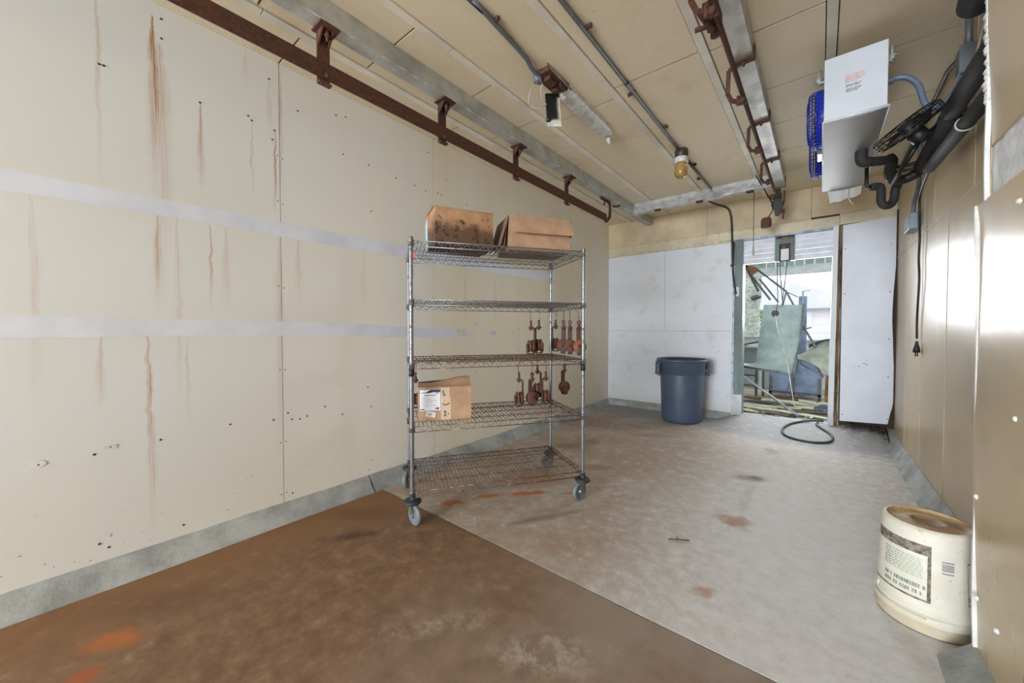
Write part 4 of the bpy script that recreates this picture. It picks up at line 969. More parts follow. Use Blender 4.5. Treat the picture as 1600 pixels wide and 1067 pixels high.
# ================================================================== wire shelving rack
SA = math.radians(56.29)
SX, SY = -1.861, 2.033
PW, PD = 1.17, .59
def sw(a, s, z): return (SX + .555 * a - .832 * s, SY + .832 * a + .555 * s, z)
rk = thing('shelving_rack', 'chrome wire shelving rack on casters with five shelves', 'shelf', (SX, SY, 0), SA, local=True)
post_prof = [(0, .150), (.0127, .150)]
z = .165
while z < 1.745: post_prof += [(.0128, z), (.0120, z + .001), (.0120, z + .003), (.0128, z + .004)]; z += .0254
post_prof += [(.0128, 1.757), (.0135, 1.758), (.0135, 1.766), (.010, 1.770), (0, 1.770)]
corners = [(-PW / 2, -PD / 2), (PW / 2, -PD / 2), (PW / 2, PD / 2), (-PW / 2, PD / 2)]
for i, (x, y) in enumerate(corners):
    po = part(MB().lathe(post_prof, 16, (x, y, 0), sm=False), 'post', M['chrome'], rk)
    zb = {0: .935, 1: .935, 3: .50}.get(i)
    if zb: part(MB().lathe([(.013, -.024), (.0175, -.022), (.0175, .022), (.013, .024)], 12, (x, y, zb)), 'black_sleeve', M['black'], po)
for li, zt in enumerate((1.745, 1.385, .992, .600, .196)):
    mt = M['chrome'] if li < 2 else M['chromerust']
    x0, x1, y0, y1 = -PW / 2 + .012, PW / 2 - .012, -PD / 2 - .008, PD / 2 + .008
    ex0, ex1 = -PW / 2 - .008, PW / 2 + .008
    zl = zt - .034
    fm = MB()
    for zz in (zt, zl):
        for y in (y0, y1): fm.rod((x0, y, zz), (x1, y, zz), .0033, 6)
        for x in (ex0, ex1): fm.rod((x, -PD / 2 + .012, zz), (x, PD / 2 - .012, zz), .0033, 6)
    fs = part(fm, 'wire_shelf', mt, rk)
    tr_ = MB(); n = 38
    for y in (y0, y1): tr_.tube([(x0 + (x1 - x0) * k / n, y, zt if k % 2 else zl) for k in range(n + 1)], .0026, 5, sm=False)
    n = 18
    for x in (ex0, ex1): tr_.tube([(x, -PD / 2 + .012 + (PD - .024) * k / n, zt if k % 2 else zl) for k in range(n + 1)], .0022, 5, sm=False)
    part(tr_, 'edge_truss', M['chrome'] if li != 4 else mt, fs)
    wm = MB(); n = 46
    for k in range(1, n):
        x = ex0 + (ex1 - ex0) * k / n; wm.rod((x, y0, zt + .001), (x, y1, zt + .001), .0024, 5)
    for y in (-PD / 4, 0, PD / 4): wm.rod((ex0, y, zt - .004), (ex1, y, zt - .004), .0026, 5)
    for y in (-.10, .12): wm.tube([(ex0 + (ex1 - ex0) * k / 40, y, zt - .004 - (.026 if k % 2 else 0)) for k in range(41)], .0020, 4, sm=False)
    part(wm, 'wire_mat', mt, fs, kind='stuff')
    for (x, y) in corners:
        part(MB().lathe([(.0135, -.030), (.019, -.028), (.0185, -.002), (.0205, .0), (.0205, .006), (.014, .008)], 14, (x, y, zt - .006)), 'corner_collar', M['chrome'], fs)
rs = part(MB().box(-PW / 2 + .014, -PW / 2 + .026, -PD / 2 - .016, -PD / 2 - .011, 1.635, 1.675), 'red_tag', plain('faded_red_tag', (206, 120, 112), .7), rk)
for i, (x, y, an) in enumerate([(-PW / 2, -PD / 2, -62), (PW / 2, -PD / 2, -158), (PW / 2, PD / 2, -170), (-PW / 2, PD / 2, -120)]):
    # trail direction (local) and wheel plane
    a = math.radians(an); d = Vector((math.cos(a), math.sin(a), 0)); ax = Vector((-d.y, d.x, 0)); p = Vector((x, y, 0)); wc = p + d * .034 + Vector((0, 0, .064))
    cs = part(MB().lathe([(0, .150), (.020, .152), (.046, .148), (.055, .140), (.055, .130), (.046, .124), (.02, .124), (0, .124)], 24, (x, y, 0)), 'caster', M['casterdark'], rk)
    fk = MB(); fk.lathe([(0, .126), (.03, .126), (.032, .112), (0, .112)], 16, (x, y, 0))
    for s in (-1, 1):
        b0 = p + ax * s * .021
        fk.prism([b0 + Vector((0, 0, .122)) - d * .024, b0 + Vector((0, 0, .122)) + d * .028, b0 + d * .048 + Vector((0, 0, .066)), b0 + d * .036 + Vector((0, 0, .050)), b0 + d * .022 + Vector((0, 0, .060))], ax * s * .003)
    part(fk, 'fork', M['casterfork'], cs)
    part(MB().lathe([(.012, -.014), (.046, -.014), (.050, -.016), (.059, -.014), (.064, -.006), (.064, .006), (.059, .014), (.050, .016), (.046, .014), (.012, .014)], 28, wc, ax), 'wheel', M['castergrey'], cs)
    part(MB().lathe([(0, -.026), (.008, -.026), (.008, -.0245), (.018, -.0155), (.018, .0155), (.008, .0245), (.008, .026), (0, .026)], 12, wc, ax), 'axle', M['steel'], cs)

# ---- rusted pulley trolleys hung from the shelf wires
def make_trolley(lean=0.0, hookdx=0.0, mat='strapgrey'):
    """local frame: hook top at origin, strap in x, wheel axis along x"""
    r = thing('rail_trolley', '', 'trolley', (0, 0, 0), 0, 'rusted rail trolleys hung on the rack', local=True)
    def L(x, y, z): return (x + lean * max(0, -z - .09), y, z)
    hk = MB().tube(smooth([(hookdx + .010, 0, -.012), (hookdx + .007, 0, .004), (hookdx - .003, 0, .004), (hookdx - .006, 0, -.012), (hookdx * .3 - .004, 0, -.05), (0, 0, -.068), (.008, 0, -.078), (0, 0, -.088), (-.008, 0, -.078), (-.004, 0, -.07)], 4), .0026, 6)
    part(hk, 'hook_wire', M['chromerust'], r)
    sv = MB().tube(arc((0, 0, -.085), .012, 0, math.tau, 12, (0, 1, 0), (0, 0, 1)), .005, 6)
    sv.tube([(0, 0, -.097), (0, 0, -.135)], [.009, .012], 8); sv.lathe([(0, .005), (.019, .005), (.022, 0), (.019, -.005), (0, -.005)], 10, (0, 0, -.124), (0, .2, 1)); sv.lathe([(0, -.012), (.011, -.010), (.011, 0)], 6, (0, 0, -.134))
    part(sv, 'swivel', M['rustorange'], r)
    st = MB().strip([L(-.004, 0, -.127), L(.022, 0, -.129), L(.029, 0, -.14), L(.030, 0, -.30), L(.020, 0, -.322), L(-.020, 0, -.322), L(-.030, 0, -.305), L(-.030, 0, -.245)], .034, .006, (0, 1, 0))
    st2 = MB()
    pts = [L(-.006, 0, -.127), L(.022, 0, -.129), L(.029, 0, -.14), L(.030, 0, -.30), L(.020, 0, -.322), L(-.020, 0, -.322), L(-.030, 0, -.305), L(-.030, 0, -.245)]
    for a, b in zip(pts[:-1], pts[1:]): st2.bar(a, b, .006, .034, (0, 1, 0))
    part(st2, 'strap', M[mat], r, bev=.0015)
    wc = L(0, 0, -.262)
    part(MB().lathe([(.012, -.018), (.046, -.016), (.048, -.012), (.040, -.006), (.038, 0), (.040, .006), (.048, .012), (.046, .016), (.012, .018)], 22, wc, (1, 0, 0)), 'wheel', M['rustorange'], r)
    part(MB().lathe([(0, -.038), (.010, -.037), (.010, .037), (0, .038)], 8, wc, (1, 0, 0)), 'axle', M['rustdark'], r)
    return r
tA = make_trolley(); tB = make_trolley(-.22, .045, 'strapgrey')
T = [  # proto, a, s, top z, turn (deg, on top of rack), label
    ('A', .300, .0, 1.340, 0, 'rusted rail trolley on second shelf, leftmost of the hung pair, strap towards its twin'),
    ('A', .372, .02, 1.345, 180, 'rusted rail trolley with bright orange wheel edge, right one of the pair under second shelf'),
    ('A', .555, .12, 1.352, 172, 'thin edge-on dark rail trolley, left end of the clustered trolleys'),
    ('B', .560, -.02, 1.345, 62, 'rusted rail trolley second in the cluster, its wheel behind the others'),
    ('B', .595, -.06, 1.343, 66, 'rusted rail trolley in the middle of the cluster beside the big orange wheel'),
    ('B', .615, -.17, 1.340, 72, 'rusted rail trolley showing a big orange wheel face beside the front right post'),
    ('A', .205, .0, .950, 2, 'rusted rail trolley hanging edge-on under third shelf, first right of the labelled box'),
    ('A', .310, .0, .948, 98, 'rusted rail trolley showing orange wheel face under third shelf, slanted strap'),
    ('A', .375, .06, 1.0, 4, 'short-hung rusted rail trolley under third shelf with its wheel highest'),
    ('A', .430, .02, .950, 180, 'rusted rail trolley with long dark strap beside the rear right post'),
    ('A', .670, .20, .985, 90, 'dark rusted rail trolley hanging alone right of the rear right post'),
    ('A', -.545, .12, .96, 180, 'dark rail trolley half hidden behind the labelled cardboard box')]
used = {}
for (p, a, s, zt, tn, lab) in T:
    src = tA if p == 'A' else tB
    o = src if p not in used else copy_tree(src)
    used[p] = 1
    if 'big orange wheel face' in lab:
        for ch in o.children:
            if ch.name.startswith('wheel'): ch.data = ch.data.copy(); ch.data.materials[0] = M['wheelbright']
    o.location = sw(a, s, zt - .002); o.rotation_euler = (0, 0, SA + math.radians(tn)); o['label'] = lab

# ---- cardboard boxes on the rack
bx = thing('cardboard_box', 'closed mould-stained cardboard box on left half of top shelf', 'box', sw(-.25, 0, 1.75), SA + math.radians(7), local=True)
def carton(root, w, d, h, th, mat, flaps=True):
    b = MB(); b.box(-w / 2, w / 2, -d / 2, d / 2, 0, th); b.box(-w / 2, w / 2, -d / 2, -d / 2 + th, 0, h); b.box(-w / 2, w / 2, d / 2 - th, d / 2, 0, h); b.box(-w / 2, -w / 2 + th, -d / 2 + th, d / 2 - th, 0, h); b.box(w / 2 - th, w / 2, -d / 2 + th, d / 2 - th, 0, h)
    return part(b, 'carton', mat, root)
carton(bx, .40, .30, .245, .005, M['cardstain'])
part(MB().sheet(lambda u, v: (-.2 + .4 * u, -.15 + .149 * v, .246 + .012 * math.sin(v * 2.2) * (1 - u) - .010 * u), 6, 4, (0, 0, .004)), 'top_flap', M['cardstain'], bx)
part(MB().sheet(lambda u, v: (-.2 + .4 * u, .15 - .149 * v, .246 + .010 * math.sin(v * 2.2)), 6, 4, (0, 0, .004)), 'top_flap', M['cardstain'], bx)
part(MB().prism([(.085 + .028 * math.cos(k * math.tau / 4), -.1512, .075 + .028 * math.sin(k * math.tau / 4)) for k in range(4)], (0, .0008, 0)), 'printed_mark', plain('brown_print', (120, 72, 44), .8), bx)
part(MB().box(-.204, -.2005, .08, .15, .0, .22), 'blue_side_label', plain('pale_blue_label', (176, 196, 208), .6), bx)
bx.location = sw(-.252, -.045, 1.7495)
bo = thing('cardboard_box', 'open tan cardboard box with drooping flaps on right half of top shelf', 'box', sw(.30, -.04, 1.7495), SA, local=True)
carton(bo, .455, .30, .24, .005, M['card'])
W2, D2 = .2275, .15
part(MB().sheet(lambda u, v: (-W2 + 2 * W2 * u + .010 * v * u, -D2 - .052 * v, .241 - .128 * v), 4, 4, (0, -.004, 0)), 'front_flap', M['card'], bo)
part(MB().sheet(lambda u, v: (-W2 - .062 * v - .004 * u, -D2 + 2 * D2 * u, .241 - .215 * v), 4, 4, (-.004, 0, 0)), 'side_flap', M['cardin'], bo)
part(MB().sheet(lambda u, v: (-W2 - .030 * v, -D2 + .02 + 2 * D2 * u * .9, .241 - .22 * v), 4, 4, (-.004, 0, 0)), 'side_flap', M['card'], bo)
part(MB().sheet(lambda u, v: (W2 + .004 + .01 * v, -D2 + 2 * D2 * u, .241 - .12 * v), 4, 4, (.004, 0, 0)), 'side_flap', M['cardin'], bo)
part(MB().sheet(lambda u, v: (-W2 + 2 * W2 * u, D2 + .05 * v, .241 - .12 * v), 4, 4, (0, .004, 0)), 'back_flap', M['card'], bo)
bl_ = thing('cardboard_box', 'brown cardboard box with white paper label on fourth shelf', 'box', sw(-.365, -.08, .603), SA - math.radians(3), local=True)
carton(bl_, .345, .25, .218, .005, M['card'])
part(MB().sheet(lambda u, v: (-.172 + .344 * u, -.125 + .12 * v, .219 + (.042 * sm01(u * 1.3 - .2) + .012) * sm01(v * 1.2)), 10, 5, (0, 0, .004)), 'top_flap', M['card'], bl_)
part(MB().sheet(lambda u, v: (-.172 + .344 * u, .125 - .13 * v, .219 + .022 * v + .02 * u * v), 6, 4, (0, 0, .004)), 'top_flap', M['cardin'], bl_)
part(MB().prism([(.172, -.125, .218), (.172, .10, .218), (.150, .02, .262)], (-.004, 0, 0)), 'end_flap', M['card'], bl_)
pl = part(MB().box(-.160, -.030, -.1262, -.1254, .070, .205), 'paper_label', M['label'], bl_)
part(MB().prism([(-.095, -.1268, .205), (-.031, -.1268, .205), (-.031, -.1268, .188), (-.075, -.1268, .190), (-.10, -.1268, .185), (-.158, -.1268, .185), (-.158, -.1268, .188), (-.12, -.1268, .19)], (0, .0004, 0)), 'blue_wave', M['labelblue'], pl)
tx = MB(); tx.box(-.135, -.06, -.1268, -.1264, .168, .173)
for z in (.155, .145, .135, .125, .115, .105, .095): tx.box(-.15, -.15 + random.uniform(.02, .1), -.1268, -.1264, z - .0009, z + .0009)
part(tx, 'printed_lines', plain('fine_print', (150, 154, 166), .7), pl)
tx = MB(); tx.box(-.156, -.13, -.1268, -.1264, .076, .083); tx.box(-.062, -.055, -.1268, -.1264, .076, .090); tx.box(-.052, -.038, -.1268, -.1264, .076, .090); tx.box(-.06, -.04, -.1268, -.1264, .180, .185)
part(tx, 'blue_marks', M['labelblue'], pl)
pt = part(MB().box(-.026, .030, -.1260, -.1253, .150, .2175).box(-.026, .038, -.1262, -.1253, .004, .150), 'packing_tape', M['ptape'], bl_)
ik = MB()
ik.box(-.014, -.008, -.1268, -.1263, .178, .200); ik.box(-.014, .0, -.1268, -.1263, .176, .180); ik.box(-.012, .004, -.1268, -.1263, .164, .172)
pts = [(-.016 + .044 * k / 8, -.1266, .104 + .010 * ((k / 8 - .45) * 2) ** 2) for k in range(9)]
ik.strip(pts, .0005, .006, (0, 0, 1)); ik.box(-.006, -.004, -.1268, -.1263, .115, .14)
for (x, z) in ((-.004, .06), (.006, .06), (-.004, .035), (.006, .035), (.001, .048)): ik.box(x - .004, x + .003, -.1268, -.1263, z - .006, z + .005)
ik.prism([(.018, -.1268, .052), (.018, -.1268, .038), (.026, -.1268, .045)], (0, .0005, 0))
part(ik, 'ink_marks', M['ink'], pt)
sk = MB(); c_, s_ = math.cos(-.2), math.sin(-.2)
sk.prism([(-.092 + c_ * x - s_ * z, -.1264, .045 + s_ * x + c_ * z) for x, z in ((-.03, -.017), (.03, -.017), (.03, .017), (-.03, .017))], (0, .0006, 0))
stk = part(sk, 'small_sticker', M['label'], bl_)
part(MB().box(-.112, -.082, -.1268, -.1263, .044, .052).box(-.108, -.088, -.1268, -.1263, .034, .040), 'sticker_print', M['greyink'], stk)

# ================================================================== beyond the doorway: wrecked porch, yard, trees
g = struct(MB().box(-60, 60, 5.75, 90, -.35, -.06), 'ground', M['ground'])
pf_ = struct(MB().sheet(lambda u, v: (-3.2 + 5.6 * u, 5.58 + 3.6 * v, .098 + .004 * mnoise.noise((u * 9, v * 9, 0)) - .025 * sm01((v - .02) / .1)), 20, 14, (0, 0, -.3)), 'porch_floor', M['yard'])
pr_ = MB().box(-3.2, 2.4, 8.5, 9.3, 2.75, 2.82)
pr_ = struct(pr_, 'porch_roof', M['porchgreen'])
part(MB().box(-3.2, 2.4, 9.0, 9.10, 2.27, 2.43), 'porch_beam', M['porchgrey'], pr_)
k = 0; x = -1.9
while x < 1.2:
    m = MB(); m.box(x + .002, x + .142, 9.04, 9.06, 2.42, 2.76); m.box(x + .120, x + .148, 9.015, 9.04, 2.42, 2.76)
    for q in range(4): m.box(x + .016 + q * .027, x + .022 + q * .027, 9.034, 9.04, 2.42, 2.76)
    part(m, 'fascia_panel', M['porchgreen'], pr_); x += .15
for x in (-3.1, 2.3): part(MB().box(x - .06, x + .06, 9.0, 9.12, .05, 2.75), 'porch_post', M['porchgrey'], pr_)
pw_ = struct(MB().box(-3.2, 2.4, 9.02, 9.14, -.1, .99).box(-3.2, -.6, 9.02, 9.14, .99, 1.045), 'porch_wall', M['porchgrey'])
part(MB().box(-3.2, -.6, 8.96, 9.16, 1.045, 1.075), 'porch_ledge', M['porchgreen'], pw_)
part(MB().box(-.6, 2.4, 8.96, 9.16, .985, 1.01), 'porch_ledge', M['porchgreen'], pw_)

fh = thing('house', 'pale low house with gable roof far beyond the doorway', 'house', (-2.5, 30, 0))
part(MB().box(-7.9, 2.9, 30, 38, -.1, 2.5), 'wall', M['farwall'], fh)
part(MB().prism([(-8.2, 29.7, 2.45), (3.2, 29.7, 2.45), (-2.5, 29.7, 4.55)], (0, 8.6, 0)), 'roof', M['farroof'], fh)
part(MB().box(-8.2, 3.3, 29.62, 29.7, 2.40, 2.52), 'gutter', M['fardark'], fh)
for x in (-.75, -3.4): part(MB().box(x - .3, x + .3, 29.96, 30.0, 1.4, 2.35), 'window', M['label'], fh)
for z in (.5, 1.0, 1.5, 2.0): part(MB().box(-7.9, 2.9, 29.985, 30.0, z, z + .03), 'siding_line', M['farroof'], fh)

tt = thing('tree', 'pale barked tree trunk beyond porch wall at left of doorway', 'tree', (-1.33, 11, 0))
part(MB().tube([(-1.32 + .03 * math.sin(k), 11, -.1 + k * .35) for k in range(16)], [.205 - .003 * k + .015 * math.sin(k * 2.3) + (.10 if k == 0 else 0) for k in range(16)], 16), 'trunk', M['bark'], tt)
part(MB().tube([(-1.33, 10.9, 1.95), (-1.20, 10.75, 1.99), (-1.12, 10.7, 1.98)], [.07, .06, .03], 8), 'branch_stub', M['steeldark'], tt)
lv = MB()
for k in range(500):
    a = random.random() * math.tau; b_ = random.uniform(-1, 1); rr = 1.7 * random.random() ** .33; p = Vector((-1.3 + rr * math.cos(a), 11 + rr * math.sin(a), 5.2 + b_ * 1.1)); s = random.uniform(.06, .13)
    e1 = Vector((random.uniform(-1, 1), random.uniform(-1, 1), random.uniform(-1, 1))) * s; e2 = Vector((random.uniform(-1, 1), random.uniform(-1, 1), random.uniform(-1, 1))) * s
    lv.add([p - e1, p - e2, p + e1, p + e2], [(0, 1, 2, 3)])
part(lv, 'foliage', M['bush'], tt, kind='stuff')
sh = thing('shrub', 'soft green shrub far behind the tree trunk', 'shrub', (-2.0, 20, 0))
lv = MB()
for k in range(700):
    a = random.random() * math.tau; z = random.random() * 2.1; rr = .75 * math.sqrt(random.random()) * (1 - .3 * z / 2.1); p = Vector((-1.95 + rr * math.cos(a), 20 + rr * math.sin(a), z)); s = random.uniform(.05, .1)
    e1 = Vector((random.uniform(-1, 1), random.uniform(-1, 1), random.uniform(-1, 1))) * s; e2 = Vector((random.uniform(-1, 1), random.uniform(-1, 1), random.uniform(-1, 1))) * s
    lv.add([p - e1, p - e2, p + e1, p + e2], [(0, 1, 2, 3)])
part(lv, 'foliage', M['bush'], sh, kind='stuff'); part(MB().tube([(-1.95, 20, -.1), (-1.95, 20, 1.4)], [.06, .03], 7), 'stem', M['bark'], sh)

ms = thing('metal_sheet', 'tall weathered green metal sheet leaning in the wreck behind the doorway', 'panel', (-.48, 6.9, .1))
part(MB().sheet(lambda u, v: ((-.775 + .09 * v) + ((-.29 + .095 * v) - (-.775 + .09 * v)) * u + .012 * math.sin(v * 5) * u, 6.88 + .10 * v - .02 * math.sin(u * 3), (.66 - .10 * u) + ((1.585 - .02 * u) - (.66 - .10 * u)) * v), 8, 14, (0, .006, 0)), 'face', M['sheetgreen'], ms)
part(MB().sheet(lambda u, v: (-.945 + .63 * u + .17 * v * (1 - u), 6.80 + .085 * v, .635 - .082 * u + (.045 * (1 - u) + .01) * v), 8, 3, (0, .004, 0)), 'lower_flange', M['sheetgreen'], ms)
part(MB().bar((-.95, 6.79, .628), (-.46, 6.79, .568), .02, .03), 'edge_angle', M['steeldark'], ms)
part(MB().strip([(-.188, 6.97, 1.57), (-.235, 6.93, 1.0), (-.30, 6.89, .62), (-.345, 6.88, .40), (-.43, 6.88, .10)], .04, .02, (1, 0, 0)), 'side_angle', M['steeldark'], ms)
part(MB().lathe([(0, .03), (.02, .03), (.022, .012), (.05, .012), (.05, 0)], 8, (-.535, 6.955, 1.445), (0, -1, 0), sm=False).box(-.575, -.50, 6.945, 6.958, 1.40, 1.49), 'latch', M['black'], ms)
part(MB().tube(smooth([(-.53, 6.93, 1.42), (-.50, 6.91, 1.2), (-.44, 6.88, .95), (-.37, 6.84, .70), (-.31, 6.55, .40), (-.255, 6.3, .15)], 6), .006, 6), 'cable', M['wirewhite'], ms)
tk = thing('tank', 'blue grey metal tank with sloped top behind the green sheet', 'tank', (-.3, 7.55, .1))
part(MB().prism([(-.64, 7.42, .20), (.02, 7.42, .20), (.03, 7.42, .47), (-.05, 7.42, .64), (-.22, 7.42, .78), (-.36, 7.42, .81), (-.60, 7.42, .62), (-.64, 7.42, .50)], (0, .55, 0)), 'body', M['tank'], tk, bev=.01)
part(MB().strip([(-.36, 7.41, .82), (-.21, 7.41, .79), (-.04, 7.41, .65), (.04, 7.41, .47)], .03, .016, (0, 1, 0)), 'lid_edge', M['steeldark'], tk)
for x in (-.62, -.33, .0): part(MB().box(x - .022, x + .022, 7.40, 7.44, .07, .45), 'leg', M['steeldark'], tk)
part(MB().box(-.64, .02, 7.40, 7.43, .17, .20), 'bottom_rail', M['steeldark'], tk)
gf = thing('fibreglass_sheet', 'curled weathered fibreglass sheet draped over the tank by right jamb', 'sheet', (.05, 7.2, .5))
def gfs(u, v):
    x = -.25 + .62 * u; top = .80 + .25 * sm01(u * 1.6); bot = .76 - .30 * sm01(u * 1.1)
    return (x - .05 * v * (1 - u), 7.02 + .33 * math.sin(v * 1.57), bot + (top - bot) * math.sin(v * 1.57))
part(MB().sheet(gfs, 14, 10, (0, .006, .004)), 'curl', M['glassfibre'], gf)
part(MB().sheet(lambda u, v: (-.14 + .5 * u, 7.32 + .25 * v, .93 + .13 * math.sin(u * 2.2 + .3) - .06 * v * v), 12, 5, (0, 0, .006)), 'blue_cover', M['bluecover'], gf)
part(MB().strip([(-.23, 7.08, .70), (-.15, 7.03, .64), (.0, 7.0, .57), (.12, 7.0, .53)], .012, .012), 'bottom_edge', M['steeldark'], gf)
tp = thing('timber_post', 'orange brown timber stub beside the right jamb under the fibreglass', 'post', (.09, 7.1, .1))
part(MB().prism([(.055, 7.08, .08), (.12, 7.08, .08), (.13, 7.08, .55), (.065, 7.08, .52)], (0, .06, 0)), 'stub', M['plankbrown'], tp)
pl_ = thing('steel_pole', 'grey steel pole lying slanted across the doorway threshold', 'pole', (-.5, 6.2, .3))
part(MB().tube([(-.905, 6.62, .505), (-.205, 5.86, .125)], .0155, 10), 'tube', M['steel'], pl_)
part(MB().lathe([(.021, -.01), (.021, .01)], 10, (-.215, 5.872, .13), (-.70, .76, .38)), 'end_ring', M['steeldark'], pl_)
st = thing('steel_stand', 'low grey steel stand at left behind the green sheet', 'frame', (-.85, 7.2, .1))
for x, y in ((-.795, 7.2), (-1.25, 7.2), (-.74, 7.6), (-1.25, 7.6)): part(MB().box(x - .017, x + .017, y - .017, y + .017, .07, .60), 'leg', M['steeldark'], st)
part(MB().bar((-1.25, 7.2, .455), (-.78, 7.2, .455), .02, .02), 'rail', M['steeldark'], st); part(MB().box(-1.28, -.72, 7.18, 7.62, .60, .612), 'tray', M['porchgrey'], st)
ap = thing('awning_frame', 'collapsed awning arms fanning down from the top left of doorway', 'frame', (-.85, 7.0, 2.2))
for p, q, w in [((-.93, 7.0, 2.20), (-.76, 7.0, 1.80), .035), ((-.90, 7.02, 2.12), (-.605, 7.02, 1.66), .030), ((-.755, 7.04, 2.0), (-.505, 7.04, 1.62), .026), ((-.825, 7.05, 2.19), (-.405, 7.05, 1.775), .028), ((-.41, 7.05, 1.78), (-.315, 7.05, 1.56), .026), ((-.41, 7.06, 1.78), (-.45, 7.06, 1.57), .02)]:
    part(MB().bar(p, q, w, w * .6, (0, 1, 0)), 'arm', M['steeldark'], ap)
part(MB().tube([(-.40, 7.05, 1.77), (-.27, 7.05, 1.69)], .006, 6), 'thin_rod', M['cable'], ap)
part(MB().prism([(-.93, 6.96, 2.21), (-.83, 6.96, 2.20), (-.77, 6.96, 2.12), (-.86, 6.96, 2.06)], (0, .10, 0)), 'wood_block', M['plankbrown'], ap)
part(MB().bar((-.90, 7.0, 2.19), (-.96, 5.78, 2.30), .03, .02, (0, 1, 0)), 'drop_bracket', M['steeldark'], ap)
po_ = thing('steel_post', 'blue grey upright post behind the top of the green sheet', 'post', (-.23, 8.0, .1))
part(MB().box(-.292, -.182, 8.02, 8.10, .07, 1.765), 'column', M['tank'], po_, bev=.006)
part(MB().rod((-.237, 8.01, 1.5), (-.237, 8.01, 1.85), .012).rod((-.235, 8.01, 1.845), (-.14, 8.01, 1.86), .006), 'top_rod', M['steel'], po_)
br = thing('steel_brace', 'thin dark brace crossing right of the green sheet', 'brace', (-.14, 7.3, 1.1))
part(MB().bar((-.23, 7.32, 1.29), (-.05, 7.32, .93), .03, .02, (0, 1, 0)), 'diagonal', M['steeldark'], br)
part(MB().bar((-.235, 7.30, 1.19), (-.105, 7.30, 1.235), .018, .02, (0, 1, 0)), 'crosspiece', M['steeldark'], br)

# boards and scraps heaped beyond the threshold
rb = random.Random(11)
BD = [  # x, y, z, length, width, angle, colour
    (-.55, 6.02, .090, .62, .09, 4, 'plankdark'), (-.20, 6.10, .092, .55, .10, -6, 'plank'), (-.62, 6.22, .095, .5, .12, -3, 'plank'), (-.15, 6.32, .10, .60, .08, 9, 'plankdark'), (-.52, 6.42, .105, .66, .10, 2, 'plank'),
    (-.05, 6.52, .115, .46, .14, -8, 'plank'), (-.66, 6.58, .118, .50, .07, 12, 'plankdark'), (-.30, 6.70, .14, .74, .13, -3, 'plank'), (-.02, 6.78, .16, .42, .16, 5, 'plank'), (-.70, 6.84, .135, .42, .10, -10, 'plankdark'), (-.45, 6.96, .13, .50, .10, 7, 'plankbrown'),
    (-.72, 7.06, .12, .40, .09, 0, 'plankbrown'), (-.08, 6.20, .112, .34, .05, 22, 'plankdark'), (-.42, 5.92, .088, .40, .06, -12, 'plankdark'), (-.68, 5.96, .090, .26, .07, 16, 'plank'), (-.25, 6.86, .175, .5, .09, -14, 'plankdark')]
LB = {'plank': 'pale weathered board in the heap beyond the threshold', 'plankdark': 'dark wet board in the heap beyond the threshold', 'plankbrown': 'orange brown board in the heap beyond the threshold'}
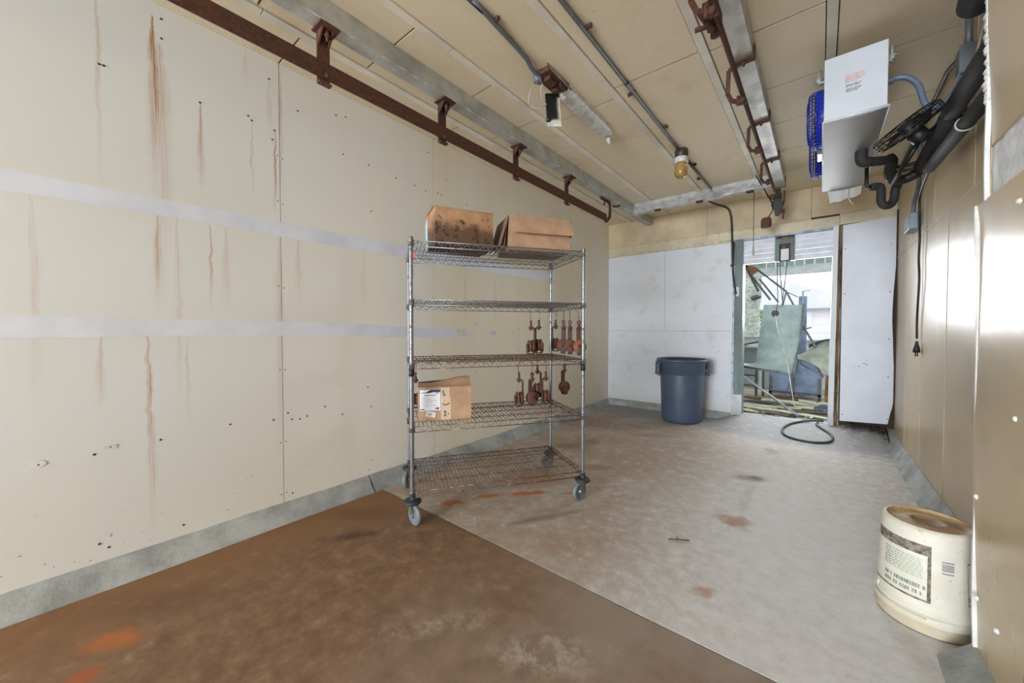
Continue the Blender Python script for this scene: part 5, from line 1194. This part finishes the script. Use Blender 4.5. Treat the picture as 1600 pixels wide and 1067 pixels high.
for i, (x, y, z, l, w, an, c) in enumerate(BD):
    a = math.radians(an); d = Vector((math.cos(a), math.sin(a), rb.uniform(-.03, .03))); nrm = Vector((-math.sin(a), math.cos(a), 0))
    o = MB().sheet(lambda u, v: Vector((x, y, z)) + d * l * (u - .5) + nrm * w * (v - .5 + .08 * math.sin(u * 9 + i)) + Vector((0, 0, .010 * math.sin(u * 3.1 + i) + .006 * v)), 8, 2, (0, 0, .014), sm=False).build('board', M[c], org=(x, y, z))
    same = sorted([q for q in BD if q[6] == c], key=lambda q: q[1]); rank = same.index(BD[i])
    ORD = ['nearest the threshold', 'second back from the threshold', 'third back from the threshold', 'fourth back from the threshold', 'fifth back from the threshold', 'sixth back from the threshold', 'seventh and last back from the threshold']
    tag(o, {'plank': 'pale weathered board, ', 'plankdark': 'dark wet board, ', 'plankbrown': 'orange brown board, '}[c] + ORD[rank], 'board', {'plank': 'pale boards beyond the threshold', 'plankdark': 'dark boards beyond the threshold', 'plankbrown': 'brown boards beyond the threshold'}[c])
sc_ = MB()
for k in range(260):
    x = rb.uniform(-.84, .08); y = rb.uniform(5.72, 7.3); s = rb.uniform(.008, .03); a = rb.random() * 6.28; z = .082 + .02 * rb.random()
    e1 = Vector((math.cos(a), math.sin(a), rb.uniform(-.5, .5))) * s; e2 = Vector((-math.sin(a), math.cos(a), rb.uniform(-.4, .4))) * s * .6; c = Vector((x, y, z + s * .4))
    sc_.add([c - e1, c - e2, c + e1, c + e2], [(0, 1, 2, 3)], rb.randrange(3))
o = sc_.build('rubble', [M['plank'], M['plankdark'], M['porchgrey']]); o['kind'] = 'stuff'; o['label'] = 'small scattered splinters and chips among the boards'; o['category'] = 'rubble'
ct = thing('cloth', 'crumpled pale blue cloth at the foot of the right jamb', 'cloth', (.02, 6.5, .12))
part(MB().sheet(lambda u, v: (-.06 + .2 * u, 6.42 + .2 * v, .125 + .06 * math.sin(u * 3) * math.sin(v * 3) + .015 * mnoise.noise((u * 7, v * 7, 0))), 14, 14, (0, 0, .004)), 'folds', M['bluecover'], ct)
dsk = thing('bench', 'grey bench with bits on it against the porch wall', 'bench', (-1.1, 8.6, .1))
part(MB().box(-1.7, -.80, 8.4, 8.9, .86, .90), 'top', M['porchgrey'], dsk)
for x in (-1.65, -.86): part(MB().box(x - .03, x + .03, 8.45, 8.85, .07, .86), 'leg', M['porchgrey'], dsk)
part(MB().box(-1.62, -.9, 8.83, 8.86, .1, .86), 'back_board', M['porchgrey'], dsk)
part(MB().bar((-1.4, 8.35, .84), (-.80, 8.42, 1.0), .03, .03), 'red_bar', M['rust'], dsk)
part(MB().bar((-.86, 8.4, .60), (-.80, 8.36, .83), .05, .01), 'white_scrap', M['label'], dsk)

# ---- fix bookkeeping: every thing keeps its own transform, nothing is hidden
for o in bpy.data.objects:
    if o.type == 'EMPTY': o.empty_display_size = .05
